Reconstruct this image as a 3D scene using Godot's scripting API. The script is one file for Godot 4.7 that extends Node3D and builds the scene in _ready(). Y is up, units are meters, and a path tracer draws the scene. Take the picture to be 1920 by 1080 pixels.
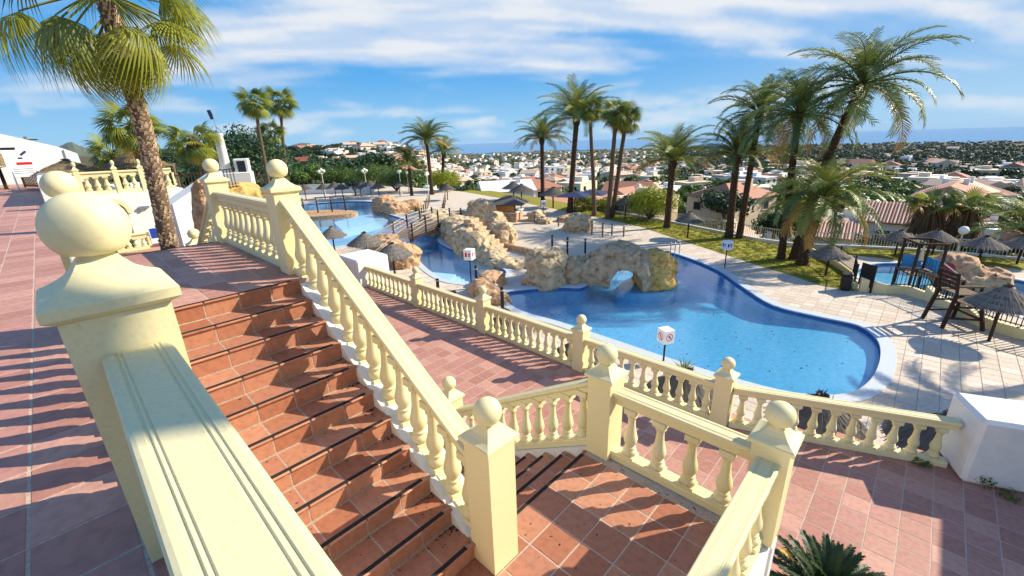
extends Node3D
# A hillside resort seen from its upper terrace: balustrades and stairs, pools and palms below, the town and the sea beyond.
# x runs from the terrace towards the pools, z along the terrace towards the viewer, y up; the upper terrace is y = 0.
var rng := RandomNumberGenerator.new()
var M := {}
var cache := {}
var taken := {}
var nz := FastNoiseLite.new()
const LAND2 := -2.24      # landing between the two flights
const PLAZA := -4.07      # lower tiled plaza
const DECK := -6.4        # pool deck
const WATER := -6.52
const RISE := 0.2036
const TREAD := 0.3386
const EYE := Vector3(0, 1.65, 0)

func set_camera_and_light():
	var cam := Camera3D.new()
	cam.name = "camera"
	var pitch := deg_to_rad(18.73)
	var roll := deg_to_rad(1.85)
	var yaw := deg_to_rad(45.92)
	var right := Vector3(cos(yaw), 0, sin(yaw))
	var ahead := Vector3(sin(yaw), 0, -cos(yaw))
	var f := ahead * cos(pitch) - Vector3.UP * sin(pitch)
	var u := Vector3.UP * cos(pitch) + ahead * sin(pitch)
	var r2 := right * cos(roll) - u * sin(roll)
	var u2 := right * sin(roll) + u * cos(roll)
	cam.transform = Transform3D(Basis(r2, u2, -f), EYE)
	cam.fov = 67.43
	cam.near = 0.05
	cam.far = 150000.0
	add_child(cam)
	cam.current = true
	var env := Environment.new()
	env.background_mode = Environment.BG_SKY
	var sky := Sky.new()
	var pm := PanoramaSkyMaterial.new()
	pm.panorama = ImageTexture.create_from_image(sky_image())
	sky.sky_material = pm
	env.sky = sky
	env.background_energy_multiplier = 0.57
	env.tonemap_mode = Environment.TONE_MAPPER_LINEAR
	env.tonemap_exposure = 1.62
	env.fog_enabled = true
	env.fog_density = 0.000022
	env.fog_light_color = Color(0.74, 0.85, 0.97)
	env.sdfgi_enabled = true
	env.ssao_enabled = true
	env.ssil_enabled = true
	var we := WorldEnvironment.new()
	we.name = "world_environment"
	we.environment = env
	add_child(we)
	var sun := DirectionalLight3D.new()
	sun.name = "sun"
	sun.light_energy = 1.6
	sun.light_color = Color(1.0, 0.95, 0.86)
	sun.light_angular_distance = 0.5
	sun.shadow_enabled = true
	var to_sun := Vector3(0.703, 0.545, 0.457).normalized()
	add_child(sun)
	sun.look_at_from_position(to_sun * 50.0, Vector3.ZERO, Vector3.UP)

func sky_image() -> Image:
	var w := 1536
	var h := 768
	var im := Image.create(w, h, false, Image.FORMAT_RGBF)
	var n1 := FastNoiseLite.new()
	n1.seed = 11
	n1.noise_type = FastNoiseLite.TYPE_SIMPLEX_SMOOTH
	n1.frequency = 0.55
	n1.fractal_octaves = 5
	n1.domain_warp_enabled = true
	n1.domain_warp_amplitude = 0.5
	n1.domain_warp_frequency = 0.7
	var n2 := FastNoiseLite.new()
	n2.seed = 5
	n2.frequency = 0.16
	n2.fractal_octaves = 3
	var top := Color(0.05, 0.27, 0.78)
	var mid := Color(0.09, 0.44, 0.94)
	var low := Color(0.36, 0.69, 0.98)
	var white := Color(1.0, 1.0, 1.0)
	for y in h:
		var el := PI * 0.5 - (y + 0.5) / h * PI
		var sy := sin(el)
		var cy := cos(el)
		for x in w:
			var az := (x + 0.5) / w * TAU
			var c := low
			if sy > 0.0:
				var d := Vector3(sin(az) * cy, sy, -cos(az) * cy)
				c = low.lerp(mid, smoothstep(0.0, 0.17, sy)).lerp(top, smoothstep(0.12, 0.75, sy))
				var k := 1.0 / (sy + 0.16)
				# streaks lie along one wind direction
				var px := (d.x * 0.80 + d.z * 0.60) * k
				var pz := (-d.x * 0.60 + d.z * 0.80) * k
				var big := n2.get_noise_2d(px * 1.3 + CLOUD.x, pz * 2.4 + CLOUD.y)
				var fine := n1.get_noise_2d(px * 0.7 + 3.0, pz * 2.2 + 8.0)
				var cover := smoothstep(-0.26, 0.46, big * 1.4 + fine * 1.15)
				cover = clampf(cover, 0.0, 1.0) * 0.88 * smoothstep(0.09, 0.22, sy + fine * 0.14)
				cover *= 0.62 + 0.38 * smoothstep(-0.35, 0.25, n1.get_noise_2d(px * 1.7 + 40.0, pz * 6.0 + 2.0))
				# a low bank of haze and cumulus towards the horizon
				var bank := smoothstep(0.05, 0.5, n1.get_noise_2d(az * 5.0, sy * 26.0)) * smoothstep(0.0, 0.02, sy) * smoothstep(0.16, 0.04, sy)
				cover = maxf(cover, bank * 0.55)
				# the air is paler on the sun's side
				c = c.lerp(Color(0.86, 0.93, 1.0), 0.55 * pow(maxf(0.0, d.dot(Vector3(0.703, 0.545, 0.457).normalized())), 3.0))
				c = c.lerp(white, cover)
			im.set_pixel(x, y, c)
	return im
const CLOUD := Vector2(71, 61.5)

# ---------- materials
func noise_tex(freq: float, ramp: Array, size := 256, octaves := 4, sd := 1, cellular := false) -> NoiseTexture2D:
	var t := NoiseTexture2D.new()
	var n := FastNoiseLite.new()
	n.seed = sd
	n.frequency = freq
	n.fractal_octaves = octaves
	n.noise_type = FastNoiseLite.TYPE_CELLULAR if cellular else FastNoiseLite.TYPE_SIMPLEX_SMOOTH
	t.noise = n
	t.width = size
	t.height = size
	t.seamless = true
	var g := Gradient.new()
	var offs := PackedFloat32Array()
	var cols := PackedColorArray()
	for i in ramp.size():
		offs.append(float(i) / maxf(1.0, ramp.size() - 1))
		cols.append(ramp[i])
	g.offsets = offs
	g.colors = cols
	t.color_ramp = g
	return t
func normal_tex(freq: float, strength: float, size := 256, sd := 3, octaves := 4) -> NoiseTexture2D:
	var t := NoiseTexture2D.new()
	var n := FastNoiseLite.new()
	n.seed = sd
	n.frequency = freq
	n.fractal_octaves = octaves
	n.noise_type = FastNoiseLite.TYPE_SIMPLEX_SMOOTH
	t.noise = n
	t.width = size
	t.height = size
	t.seamless = true
	t.as_normal_map = true
	t.bump_strength = strength
	return t
func grey(v: float) -> Color: return Color(v, v, v)
func mat(col: Color, rough := 0.8, tex: Texture2D = null, scale := 1.0, normal: Texture2D = null, nscale := 1.0, world := true) -> StandardMaterial3D:
	var m := StandardMaterial3D.new()
	m.albedo_color = col
	m.roughness = rough
	m.metallic_specular = 0.4
	if tex or normal:
		m.uv1_triplanar = true
		m.uv1_world_triplanar = world
		m.uv1_scale = Vector3.ONE * scale
	if tex: m.albedo_texture = tex
	if normal:
		m.normal_enabled = true
		m.normal_texture = normal
		m.normal_scale = nscale
	return m
func make_materials():
	var soft := noise_tex(0.012, [grey(0.94), grey(0.99), grey(1.0)], 512, 5, 2)
	var blotch := noise_tex(0.016, [grey(0.88), grey(0.95), grey(1.0), grey(0.98)], 512, 6, 7)
	var fine := noise_tex(0.07, [grey(0.74), grey(1.0)], 512, 4, 9)
	var grain_n := normal_tex(0.09, 3.0, 512, 4)
	var rough_n := normal_tex(0.05, 8.0, 512, 6, 5)
	M.cream = mat(Color8(224, 213, 166), 0.58, noise_tex(0.055, [grey(0.90), grey(0.965), grey(0.99), grey(1.0), grey(1.0), grey(0.995), grey(0.975)], 1024, 6, 44), 0.6, grain_n, 0.06)
	M.cream_b = M.cream.duplicate()
	M.cream_b.albedo_color = Color8(219, 207, 158)
	M.cream_c = M.cream.duplicate()
	M.cream_c.albedo_color = Color8(227, 217, 174)
	M.white = mat(Color8(226, 226, 222), 0.75, soft, 0.5, grain_n, 0.4)
	M.plaster = mat(Color8(232, 228, 218), 0.85, soft, 0.3)
	M.grout = mat(Color8(212, 192, 174), 0.9, fine, 1.0)
	M.grout_dark = mat(Color8(196, 176, 156), 0.9, fine, 1.0)
	M.terra = []
	for c in [Color8(181, 126, 97), Color8(171, 115, 88), Color8(189, 135, 106), Color8(175, 120, 95), Color8(164, 107, 80)]:
		M.terra.append(mat(c, 0.5, blotch, 1.3, grain_n, 0.2))
	M.rose = []
	for c in [Color8(187, 138, 120), Color8(178, 128, 112), Color8(195, 147, 129), Color8(183, 132, 118), Color8(173, 122, 106)]:
		M.rose.append(mat(c, 0.55, blotch, 1.1, grain_n, 0.2))
	M.paver = []
	for c in [Color8(210, 197, 180), Color8(204, 190, 173), Color8(216, 203, 187), Color8(201, 185, 166), Color8(209, 193, 175)]:
		M.paver.append(mat(c, 0.85, blotch, 0.7, grain_n, 0.3))
	M.strip = mat(Color8(44, 42, 42), 0.85, fine, 3.0)
	M.coping = mat(Color8(188, 197, 203), 0.7, soft, 1.0)
	M.pool = mat(Color8(58, 166, 214), 0.6, noise_tex(0.03, [grey(0.86), grey(1.0)], 256, 3, 21), 0.4)
	M.pool_pale = mat(Color8(160, 210, 238), 0.6, soft, 0.6)
	M.pool_band = mat(Color8(50, 116, 190), 0.4, fine, 2.0)
	M.water = StandardMaterial3D.new()
	M.water.albedo_color = Color(0.62, 0.86, 1.0, 0.08)
	M.water.transparency = BaseMaterial3D.TRANSPARENCY_ALPHA
	M.water.roughness = 0.02
	M.water.metallic_specular = 0.5
	M.water.uv1_triplanar = true
	M.water.uv1_world_triplanar = true
	M.water.uv1_scale = Vector3.ONE * 0.35
	M.water.normal_enabled = true
	M.water.normal_texture = normal_tex(0.03, 2.0, 512, 31, 3)
	M.water.normal_scale = 0.25
	M.sea = mat(Color8(58, 124, 172), 0.22, null, 0.004, normal_tex(0.05, 5.0, 512, 33, 4), 0.5)
	var rock_t := noise_tex(0.010, [Color8(120, 106, 88), Color8(186, 172, 150), Color8(224, 213, 196), Color8(182, 166, 142)], 512, 6, 12)
	M.rock = mat(Color8(244, 230, 206), 0.92, rock_t, 0.35, rough_n, 0.6)
	M.rock_yellow = mat(Color8(252, 222, 150), 0.92, rock_t, 0.4, rough_n, 0.7)
	M.rock_grey = mat(Color8(226, 211, 190), 0.92, rock_t, 0.3, rough_n, 0.6)
	M.rock_pink = mat(Color8(240, 208, 180), 0.92, rock_t, 0.5, rough_n, 1.0)
	M.sand = mat(Color8(218, 204, 184), 0.95, noise_tex(0.05, [grey(0.72), grey(0.95), grey(1.0)], 512, 5, 15), 0.5, rough_n, 0.9)
	M.grass_soil = mat(Color8(160, 156, 76), 0.95, noise_tex(0.03, [Color8(150, 140, 70), Color8(220, 220, 130), grey(1.0)], 256, 5, 16), 0.35)
	M.grass = mat(Color8(146, 150, 58), 0.8)
	M.wood = mat(Color8(74, 50, 38), 0.8, noise_tex(0.05, [grey(0.6), grey(1.0)], 256, 4, 17), 2.5)
	M.wood_grey = mat(Color8(150, 128, 104), 0.85, noise_tex(0.05, [grey(0.7), grey(1.0)], 256, 4, 18), 2.0)
	M.black = mat(Color8(28, 28, 30), 0.5)
	M.metal = mat(Color8(190, 192, 196), 0.3)
	M.metal.metallic = 0.9
	M.rope = mat(Color8(206, 198, 180), 0.9)
	M.net = mat(Color8(170, 160, 148), 0.9)
	M.thatch = mat(Color8(164, 155, 144), 0.95, noise_tex(0.08, [grey(0.6), grey(1.0)], 256, 3, 19), 3.0)
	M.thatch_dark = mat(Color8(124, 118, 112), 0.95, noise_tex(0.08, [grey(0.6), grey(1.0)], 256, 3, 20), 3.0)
	M.straw = mat(Color8(176, 146, 100), 0.95, fine, 2.0)
	M.trunk = mat(Color8(140, 116, 92), 0.95, noise_tex(0.05, [grey(0.5), grey(1.0)], 256, 5, 23), 1.6, rough_n, 1.0)
	M.trunk_dark = mat(Color8(98, 76, 60), 0.95, noise_tex(0.05, [grey(0.5), grey(1.0)], 256, 5, 24), 1.6, rough_n, 1.0)
	M.boot = mat(Color8(222, 198, 164), 0.9, noise_tex(0.06, [grey(0.5), grey(0.85), grey(1.0)], 256, 4, 25), 3.0)
	M.boot_dark = mat(Color8(128, 100, 78), 0.9, fine, 3.0)
	M.skirt = mat(Color8(120, 92, 62), 0.95)
	M.frond = leaf_mat(Color8(102, 114, 56), 0.35)
	M.frond_deep = leaf_mat(Color8(76, 94, 46), 0.3)
	M.frond_light = leaf_mat(Color8(134, 142, 68), 0.4)
	M.frond_dry = leaf_mat(Color8(168, 130, 66), 0.3)
	M.fan = leaf_mat(Color8(122, 128, 42), 0.5)
	M.fan_dry = leaf_mat(Color8(168, 140, 52), 0.45)
	M.leaf = leaf_mat(Color8(74, 96, 38), 0.3)
	M.leaf_dark = leaf_mat(Color8(46, 66, 34), 0.2)
	M.leaf_lime = leaf_mat(Color8(132, 142, 36), 0.4)
	M.leaf_pine = leaf_mat(Color8(52, 74, 40), 0.15)
	M.leaf_olive = leaf_mat(Color8(94, 106, 64), 0.25)
	M.leaf_cycad = leaf_mat(Color8(38, 58, 30), 0.1)
	M.roof = [mat(Color8(188, 138, 114), 0.85, blotch, 0.25), mat(Color8(172, 118, 96), 0.85, blotch, 0.25), mat(Color8(212, 180, 156), 0.85, blotch, 0.25)]
	M.housewall = [mat(Color8(235, 232, 226), 0.85, soft, 0.1), mat(Color8(228, 214, 190), 0.85, soft, 0.1), mat(Color8(226, 204, 174), 0.85, soft, 0.1), mat(Color8(196, 118, 104), 0.85, soft, 0.1)]
	M.glass = mat(Color8(40, 46, 54), 0.12)
	M.terrain = mat(Color8(150, 140, 112), 0.95, noise_tex(0.02, [Color8(104, 116, 78), Color8(172, 164, 132), Color8(112, 124, 84), Color8(206, 196, 168)], 512, 6, 26), 0.02)
	M.hill = mat(Color8(96, 104, 70), 0.95, noise_tex(0.02, [grey(0.7), grey(1.0)], 256, 5, 27), 0.002)
	M.road = mat(Color8(150, 148, 146), 0.9)
	M.sign_white = mat(Color8(238, 238, 240), 0.5)
	M.red = mat(Color8(200, 30, 34), 0.5)
	M.blue = mat(Color8(34, 70, 170), 0.45)
	M.sky_blue = mat(Color8(60, 140, 205), 0.4)
	M.dark_red = mat(Color8(150, 44, 48), 0.5)
	M.orange = mat(Color8(206, 140, 80), 0.8, soft, 0.5)
	M.lamp_glass = mat(Color8(240, 238, 226), 0.3)
	M.cloth_navy = mat(Color8(40, 54, 92), 0.8)
	M.dirt = mat(Color8(52, 40, 32), 0.95)
	M.straw_yellow = leaf_mat(Color8(214, 172, 72), 0.3)
func leaf_mat(c: Color, back: float) -> StandardMaterial3D:
	var m := StandardMaterial3D.new()
	m.albedo_color = c
	m.roughness = 0.5
	m.metallic_specular = 0.35
	m.cull_mode = BaseMaterial3D.CULL_DISABLED
	m.backlight_enabled = true
	m.backlight = Color(c.r, c.g, c.b) * (back / maxf(c.g, 0.01))
	return m

# ---------- nodes
func numbered(called: String) -> String:
	if not taken.has(called):
		taken[called] = 0
		return called
	taken[called] += 1
	return "%s_%03d" % [called, taken[called]]
func thing(called: String, label: String, category: String, at := Vector3.ZERO, turn := 0.0, group := "") -> Node3D:
	var o := Node3D.new()
	o.name = numbered(called)
	add_child(o)
	o.position = at
	o.rotation.y = turn
	o.set_meta("label", label)
	o.set_meta("category", category)
	if group: o.set_meta("group", group)
	return o
func structure(called: String, at := Vector3.ZERO) -> Node3D:
	var o := Node3D.new()
	o.name = numbered(called)
	add_child(o)
	o.position = at
	o.set_meta("kind", "structure")
	return o
func part(called: String, mesh: Mesh, m: Material, parent: Node, at := Vector3.ZERO, b := Basis.IDENTITY) -> MeshInstance3D:
	var o := MeshInstance3D.new()
	o.name = called
	o.mesh = mesh
	o.material_override = m
	parent.add_child(o, true)
	o.transform = Transform3D(b, at)
	return o
func group_part(called: String, parent: Node, at := Vector3.ZERO) -> Node3D:
	var o := Node3D.new()
	o.name = called
	parent.add_child(o, true)
	o.position = at
	return o
func copy(o: Node3D, at: Vector3, turn := 0.0, s := 1.0, label := "", group := "") -> Node3D:
	var c = o.duplicate()
	c.name = numbered(String(o.get_meta("base_name", o.name)))
	add_child(c)
	c.transform = Transform3D(Basis(Vector3.UP, turn).scaled(Vector3.ONE * s), at)
	if label: c.set_meta("label", label)
	if group: c.set_meta("group", group)
	return c
func many(called: String, mesh: Mesh, m: Material, parent: Node, places: Array, stuff := true) -> MultiMeshInstance3D:
	var mm := MultiMesh.new()
	mm.transform_format = MultiMesh.TRANSFORM_3D
	mm.mesh = mesh
	mm.instance_count = places.size()
	for i in places.size(): mm.set_instance_transform(i, places[i])
	var o := MultiMeshInstance3D.new()
	o.name = called
	o.multimesh = mm
	o.material_override = m
	if stuff: o.set_meta("kind", "stuff")
	parent.add_child(o, true)
	return o

# ---------- geometry
func begin() -> SurfaceTool:
	var st := SurfaceTool.new()
	st.begin(Mesh.PRIMITIVE_TRIANGLES)
	return st
func tri(st: SurfaceTool, a: Vector3, b: Vector3, c: Vector3, n: Vector3):
	if (b - a).cross(c - a).dot(n) > 0.0:
		var t := b
		b = c
		c = t
	st.set_normal(n)
	st.add_vertex(a)
	st.set_normal(n)
	st.add_vertex(b)
	st.set_normal(n)
	st.add_vertex(c)
func tri3(st: SurfaceTool, a: Vector3, b: Vector3, c: Vector3, na: Vector3, nb: Vector3, nc: Vector3):
	if (b - a).cross(c - a).dot(na + nb + nc) > 0.0:
		var t := b
		b = c
		c = t
		t = nb
		nb = nc
		nc = t
	st.set_normal(na)
	st.add_vertex(a)
	st.set_normal(nb)
	st.add_vertex(b)
	st.set_normal(nc)
	st.add_vertex(c)
func quad(st: SurfaceTool, a: Vector3, b: Vector3, c: Vector3, d: Vector3, out: Vector3):
	var n := (c - a).cross(d - b)
	if n.length_squared() < 1e-14: return
	n = n.normalized()
	if n.dot(out) < 0.0: n = -n
	tri(st, a, b, c, n)
	tri(st, a, c, d, n)
func cbox(st: SurfaceTool, c: Vector3, s: Vector3, ch := 0.0, bs := Basis.IDENTITY):
	var h := s * 0.5
	ch = minf(ch, minf(h.x, minf(h.y, h.z)) * 0.6)
	for ax in 3:
		var b := (ax + 1) % 3
		var d := (ax + 2) % 3
		for sg in [-1.0, 1.0]:
			var p := []
			for k in [[-1, -1], [1, -1], [1, 1], [-1, 1]]:
				var v := Vector3.ZERO
				v[ax] = sg * h[ax]
				v[b] = k[0] * (h[b] - ch)
				v[d] = k[1] * (h[d] - ch)
				p.append(c + bs * v)
			var o := Vector3.ZERO
			o[ax] = sg
			quad(st, p[0], p[1], p[2], p[3], bs * o)
		if ch > 0.0:
			for s1 in [-1.0, 1.0]:
				for s2 in [-1.0, 1.0]:
					var q := []
					for k in [[-1, 0], [1, 0], [1, 1], [-1, 1]]:
						var v := Vector3.ZERO
						v[ax] = k[0] * (h[ax] - ch)
						v[b] = s1 * (h[b] - (ch if k[1] == 1 else 0.0))
						v[d] = s2 * (h[d] - (0.0 if k[1] == 1 else ch))
						q.append(c + bs * v)
					var o2 := Vector3.ZERO
					o2[b] = s1
					o2[d] = s2
					quad(st, q[0], q[1], q[2], q[3], bs * o2)
	if ch > 0.0:
		for x in [-1.0, 1.0]:
			for y in [-1.0, 1.0]:
				for z in [-1.0, 1.0]:
					var g := Vector3(x, y, z)
					tri(st, c + bs * (g * (h - Vector3(0, ch, ch))), c + bs * (g * (h - Vector3(ch, 0, ch))), c + bs * (g * (h - Vector3(ch, ch, 0))), (bs * g).normalized())
func box_mesh(s: Vector3, ch := 0.01) -> ArrayMesh:
	var k := "box%s/%s" % [s, ch]
	if not cache.has(k):
		var st := begin()
		cbox(st, Vector3.ZERO, s, ch)
		cache[k] = st.commit()
	return cache[k]
func boxes(list: Array) -> ArrayMesh:   # [centre, size, chamfer, basis]
	var st := begin()
	for b in list: cbox(st, b[0], b[1], b[2] if b.size() > 2 else 0.01, b[3] if b.size() > 3 else Basis.IDENTITY)
	return st.commit()
func lathe(st: SurfaceTool, prof: Array, seg := 20, at := Vector3.ZERO, bs := Basis.IDENTITY, smooth_dot := 0.45):
	var nrm := []
	for i in prof.size() - 1:
		var d: Vector2 = prof[i + 1] - prof[i]
		nrm.append(Vector2(d.y, -d.x).normalized())
	for i in prof.size() - 1:
		var n0: Vector2 = nrm[i]
		var n1: Vector2 = nrm[i]
		if i > 0 and nrm[i].dot(nrm[i - 1]) > smooth_dot: n0 = (nrm[i] + nrm[i - 1]).normalized()
		if i < nrm.size() - 1 and nrm[i].dot(nrm[i + 1]) > smooth_dot: n1 = (nrm[i] + nrm[i + 1]).normalized()
		for k in seg:
			var a := TAU * k / seg
			var b := TAU * (k + 1) / seg
			var ca := Vector3(cos(a), 0, sin(a))
			var cb := Vector3(cos(b), 0, sin(b))
			var up := Vector3.UP
			var p00: Vector3 = at + bs * (ca * prof[i].x + up * prof[i].y)
			var p01: Vector3 = at + bs * (cb * prof[i].x + up * prof[i].y)
			var p10: Vector3 = at + bs * (ca * prof[i + 1].x + up * prof[i + 1].y)
			var p11: Vector3 = at + bs * (cb * prof[i + 1].x + up * prof[i + 1].y)
			var m00 := bs * (ca * n0.x + up * n0.y)
			var m01 := bs * (cb * n0.x + up * n0.y)
			var m10 := bs * (ca * n1.x + up * n1.y)
			var m11 := bs * (cb * n1.x + up * n1.y)
			if prof[i].x > 1e-5: tri3(st, p00, p01, p11, m00, m01, m11)
			if prof[i + 1].x > 1e-5: tri3(st, p00, p11, p10, m00, m11, m10)
func ball_profile(r: float, y: float, n := 10) -> Array:
	var p := []
	for i in n + 1:
		var a := -PI / 2 + PI * i / n
		p.append(Vector2(maxf(0.0, r * cos(a)), y + r * sin(a)))
	return p
func square_stack(st: SurfaceTool, rows: Array, at := Vector3.ZERO):   # rows of (half width, height)
	for i in rows.size() - 1:
		var a: Vector2 = rows[i]
		var b: Vector2 = rows[i + 1]
		for k in 4:
			var t := PI / 4 + PI / 2 * k
			var u := t + PI / 2
			var r := sqrt(2.0)
			var ct := Vector3(cos(t) * r, 0, sin(t) * r)
			var cu := Vector3(cos(u) * r, 0, sin(u) * r)
			var out := (ct + cu).normalized()
			if is_equal_approx(a.y, b.y): out = Vector3.UP * (1.0 if b.x < a.x else -1.0)
			quad(st, at + ct * a.x + Vector3.UP * a.y, at + cu * a.x + Vector3.UP * a.y, at + cu * b.x + Vector3.UP * b.y, at + ct * b.x + Vector3.UP * b.y, out)
	for e in [[rows[0], -1.0], [rows[-1], 1.0]]:
		var w: float = e[0].x
		var y: float = e[0].y
		if w > 1e-4: quad(st, at + Vector3(-w, y, -w), at + Vector3(w, y, -w), at + Vector3(w, y, w), at + Vector3(-w, y, w), Vector3.UP * e[1])
func sweep(st: SurfaceTool, prof: PackedVector2Array, a: Vector3, b: Vector3):   # a plumb-cut section carried along a segment
	var d := b - a
	var side := Vector3(d.x, 0, d.z).normalized().cross(Vector3.UP)
	var cen := Vector2.ZERO
	for p in prof: cen += p
	cen /= prof.size()
	for i in prof.size():
		var p := prof[i]
		var q := prof[(i + 1) % prof.size()]
		var e := q - p
		var n2 := Vector2(e.y, -e.x)
		if Geometry2D.is_polygon_clockwise(prof): n2 = -n2
		var out := side * n2.x + Vector3.UP * n2.y
		quad(st, a + side * p.x + Vector3.UP * p.y, a + side * q.x + Vector3.UP * q.y, b + side * q.x + Vector3.UP * q.y, b + side * p.x + Vector3.UP * p.y, out)
	var ix := Geometry2D.triangulate_polygon(prof)
	for e in [[a, -d], [b, d]]:
		for i in range(0, ix.size(), 3):
			var v := []
			for k in 3: v.append(e[0] + side * prof[ix[i + k]].x + Vector3.UP * prof[ix[i + k]].y)
			tri(st, v[0], v[1], v[2], side.cross(Vector3.UP).normalized() * (1.0 if side.cross(Vector3.UP).dot(e[1]) > 0 else -1.0))
func tube(st: SurfaceTool, pts: Array, radii: Array, sides := 6, caps := true):
	var rings := []
	var norms := []
	for i in pts.size():
		var t: Vector3 = (pts[mini(i + 1, pts.size() - 1)] - pts[maxi(i - 1, 0)]).normalized()
		var x := t.cross(Vector3.UP if absf(t.y) < 0.95 else Vector3.RIGHT).normalized()
		var y := t.cross(x)
		var ring := []
		var nr := []
		for k in sides:
			var a := TAU * k / sides
			var o := x * cos(a) + y * sin(a)
			ring.append(pts[i] + o * radii[i])
			nr.append(o)
		rings.append(ring)
		norms.append(nr)
	for i in pts.size() - 1:
		for k in sides:
			var l := (k + 1) % sides
			tri3(st, rings[i][k], rings[i][l], rings[i + 1][l], norms[i][k], norms[i][l], norms[i + 1][l])
			tri3(st, rings[i][k], rings[i + 1][l], rings[i + 1][k], norms[i][k], norms[i + 1][l], norms[i + 1][k])
	if caps:
		for e in [[0, pts[0] - pts[1]], [pts.size() - 1, pts[-1] - pts[-2]]]:
			for k in range(1, sides - 1): tri(st, rings[e[0]][0], rings[e[0]][k], rings[e[0]][k + 1], e[1].normalized())
func tube_mesh(pts: Array, radii: Array, sides := 6) -> ArrayMesh:
	var st := begin()
	tube(st, pts, radii, sides)
	return st.commit()
func plate(st: SurfaceTool, poly: PackedVector2Array, y0: float, y1: float, sides := true):   # a flat slab over an (x, z) outline
	var ix := Geometry2D.triangulate_polygon(poly)
	for i in range(0, ix.size(), 3):
		tri(st, Vector3(poly[ix[i]].x, y1, poly[ix[i]].y), Vector3(poly[ix[i + 1]].x, y1, poly[ix[i + 1]].y), Vector3(poly[ix[i + 2]].x, y1, poly[ix[i + 2]].y), Vector3.UP)
	if sides:
		var cw := Geometry2D.is_polygon_clockwise(poly)
		for i in poly.size():
			var p := poly[i]
			var q := poly[(i + 1) % poly.size()]
			var e := q - p
			var o := Vector3(e.y, 0, -e.x) * (-1.0 if cw else 1.0)
			quad(st, Vector3(p.x, y0, p.y), Vector3(q.x, y0, q.y), Vector3(q.x, y1, q.y), Vector3(p.x, y1, p.y), o)
func smooth_poly(p: PackedVector2Array, steps := 6) -> PackedVector2Array:
	var out := PackedVector2Array()
	var n := p.size()
	for i in n:
		for k in steps:
			out.append(p[i].cubic_interpolate(p[(i + 1) % n], p[(i + n - 1) % n], p[(i + 2) % n], float(k) / steps))
	return out
func surface_nets(lo: Vector3, hi: Vector3, cell: float, f: Callable) -> ArrayMesh:
	var nx := int(ceil((hi.x - lo.x) / cell)) + 1
	var ny := int(ceil((hi.y - lo.y) / cell)) + 1
	var nzz := int(ceil((hi.z - lo.z) / cell)) + 1
	var v := PackedFloat32Array()
	v.resize(nx * ny * nzz)
	var i := 0
	for z in nzz:
		for y in ny:
			for x in nx:
				v[i] = f.call(lo + Vector3(x, y, z) * cell)
				i += 1
	var id := PackedInt32Array()
	id.resize(v.size())
	id.fill(-1)
	var P := PackedVector3Array()
	var N := PackedVector3Array()
	var sx := 1
	var sy := nx
	var sz := nx * ny
	var off := [0, sx, sy, sx + sy, sz, sx + sz, sy + sz, sx + sy + sz]
	var edges := [[0, 1], [2, 3], [4, 5], [6, 7], [0, 2], [1, 3], [4, 6], [5, 7], [0, 4], [1, 5], [2, 6], [3, 7]]
	var corner := []
	for k in 8: corner.append(Vector3(k & 1, (k >> 1) & 1, (k >> 2) & 1))
	for z in nzz - 1:
		for y in ny - 1:
			for x in nx - 1:
				var b := x + y * sy + z * sz
				var neg := 0
				for k in 8:
					if v[b + off[k]] < 0.0: neg += 1
				if neg == 0 or neg == 8: continue
				var s := Vector3.ZERO
				var c := 0
				for e in edges:
					var a: float = v[b + off[e[0]]]
					var d: float = v[b + off[e[1]]]
					if (a < 0.0) != (d < 0.0):
						s += corner[e[0]].lerp(corner[e[1]], a / (a - d))
						c += 1
				var g := Vector3(v[b + off[1]] + v[b + off[3]] + v[b + off[5]] + v[b + off[7]] - v[b] - v[b + off[2]] - v[b + off[4]] - v[b + off[6]],
					v[b + off[2]] + v[b + off[3]] + v[b + off[6]] + v[b + off[7]] - v[b] - v[b + off[1]] - v[b + off[4]] - v[b + off[5]],
					v[b + off[4]] + v[b + off[5]] + v[b + off[6]] + v[b + off[7]] - v[b] - v[b + off[1]] - v[b + off[2]] - v[b + off[3]])
				id[b] = P.size()
				P.append(lo + (Vector3(x, y, z) + s / c) * cell)
				N.append(g.normalized())
	var ix := PackedInt32Array()
	for z in range(1, nzz - 1):
		for y in range(1, ny - 1):
			for x in range(1, nx - 1):
				var b := x + y * sy + z * sz
				for ax in 3:
					var st: int = [sx, sy, sz][ax]
					if (v[b] < 0.0) == (v[b + st] < 0.0): continue
					var u: int = [sy, sz, sx][ax]
					var w: int = [sz, sx, sy][ax]
					var q := [id[b], id[b - u], id[b - u - w], id[b - w]]
					if q.min() < 0: continue
					var fn := (P[q[1]] - P[q[0]]).cross(P[q[2]] - P[q[0]])
					if fn.dot(N[q[0]]) > 0.0: ix.append_array(PackedInt32Array([q[0], q[2], q[1], q[0], q[3], q[2]]))
					else: ix.append_array(PackedInt32Array([q[0], q[1], q[2], q[0], q[2], q[3]]))
	var arr := []
	arr.resize(Mesh.ARRAY_MAX)
	arr[Mesh.ARRAY_VERTEX] = P
	arr[Mesh.ARRAY_NORMAL] = N
	arr[Mesh.ARRAY_INDEX] = ix
	var m := ArrayMesh.new()
	m.add_surface_from_arrays(Mesh.PRIMITIVE_TRIANGLES, arr)
	return m
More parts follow.
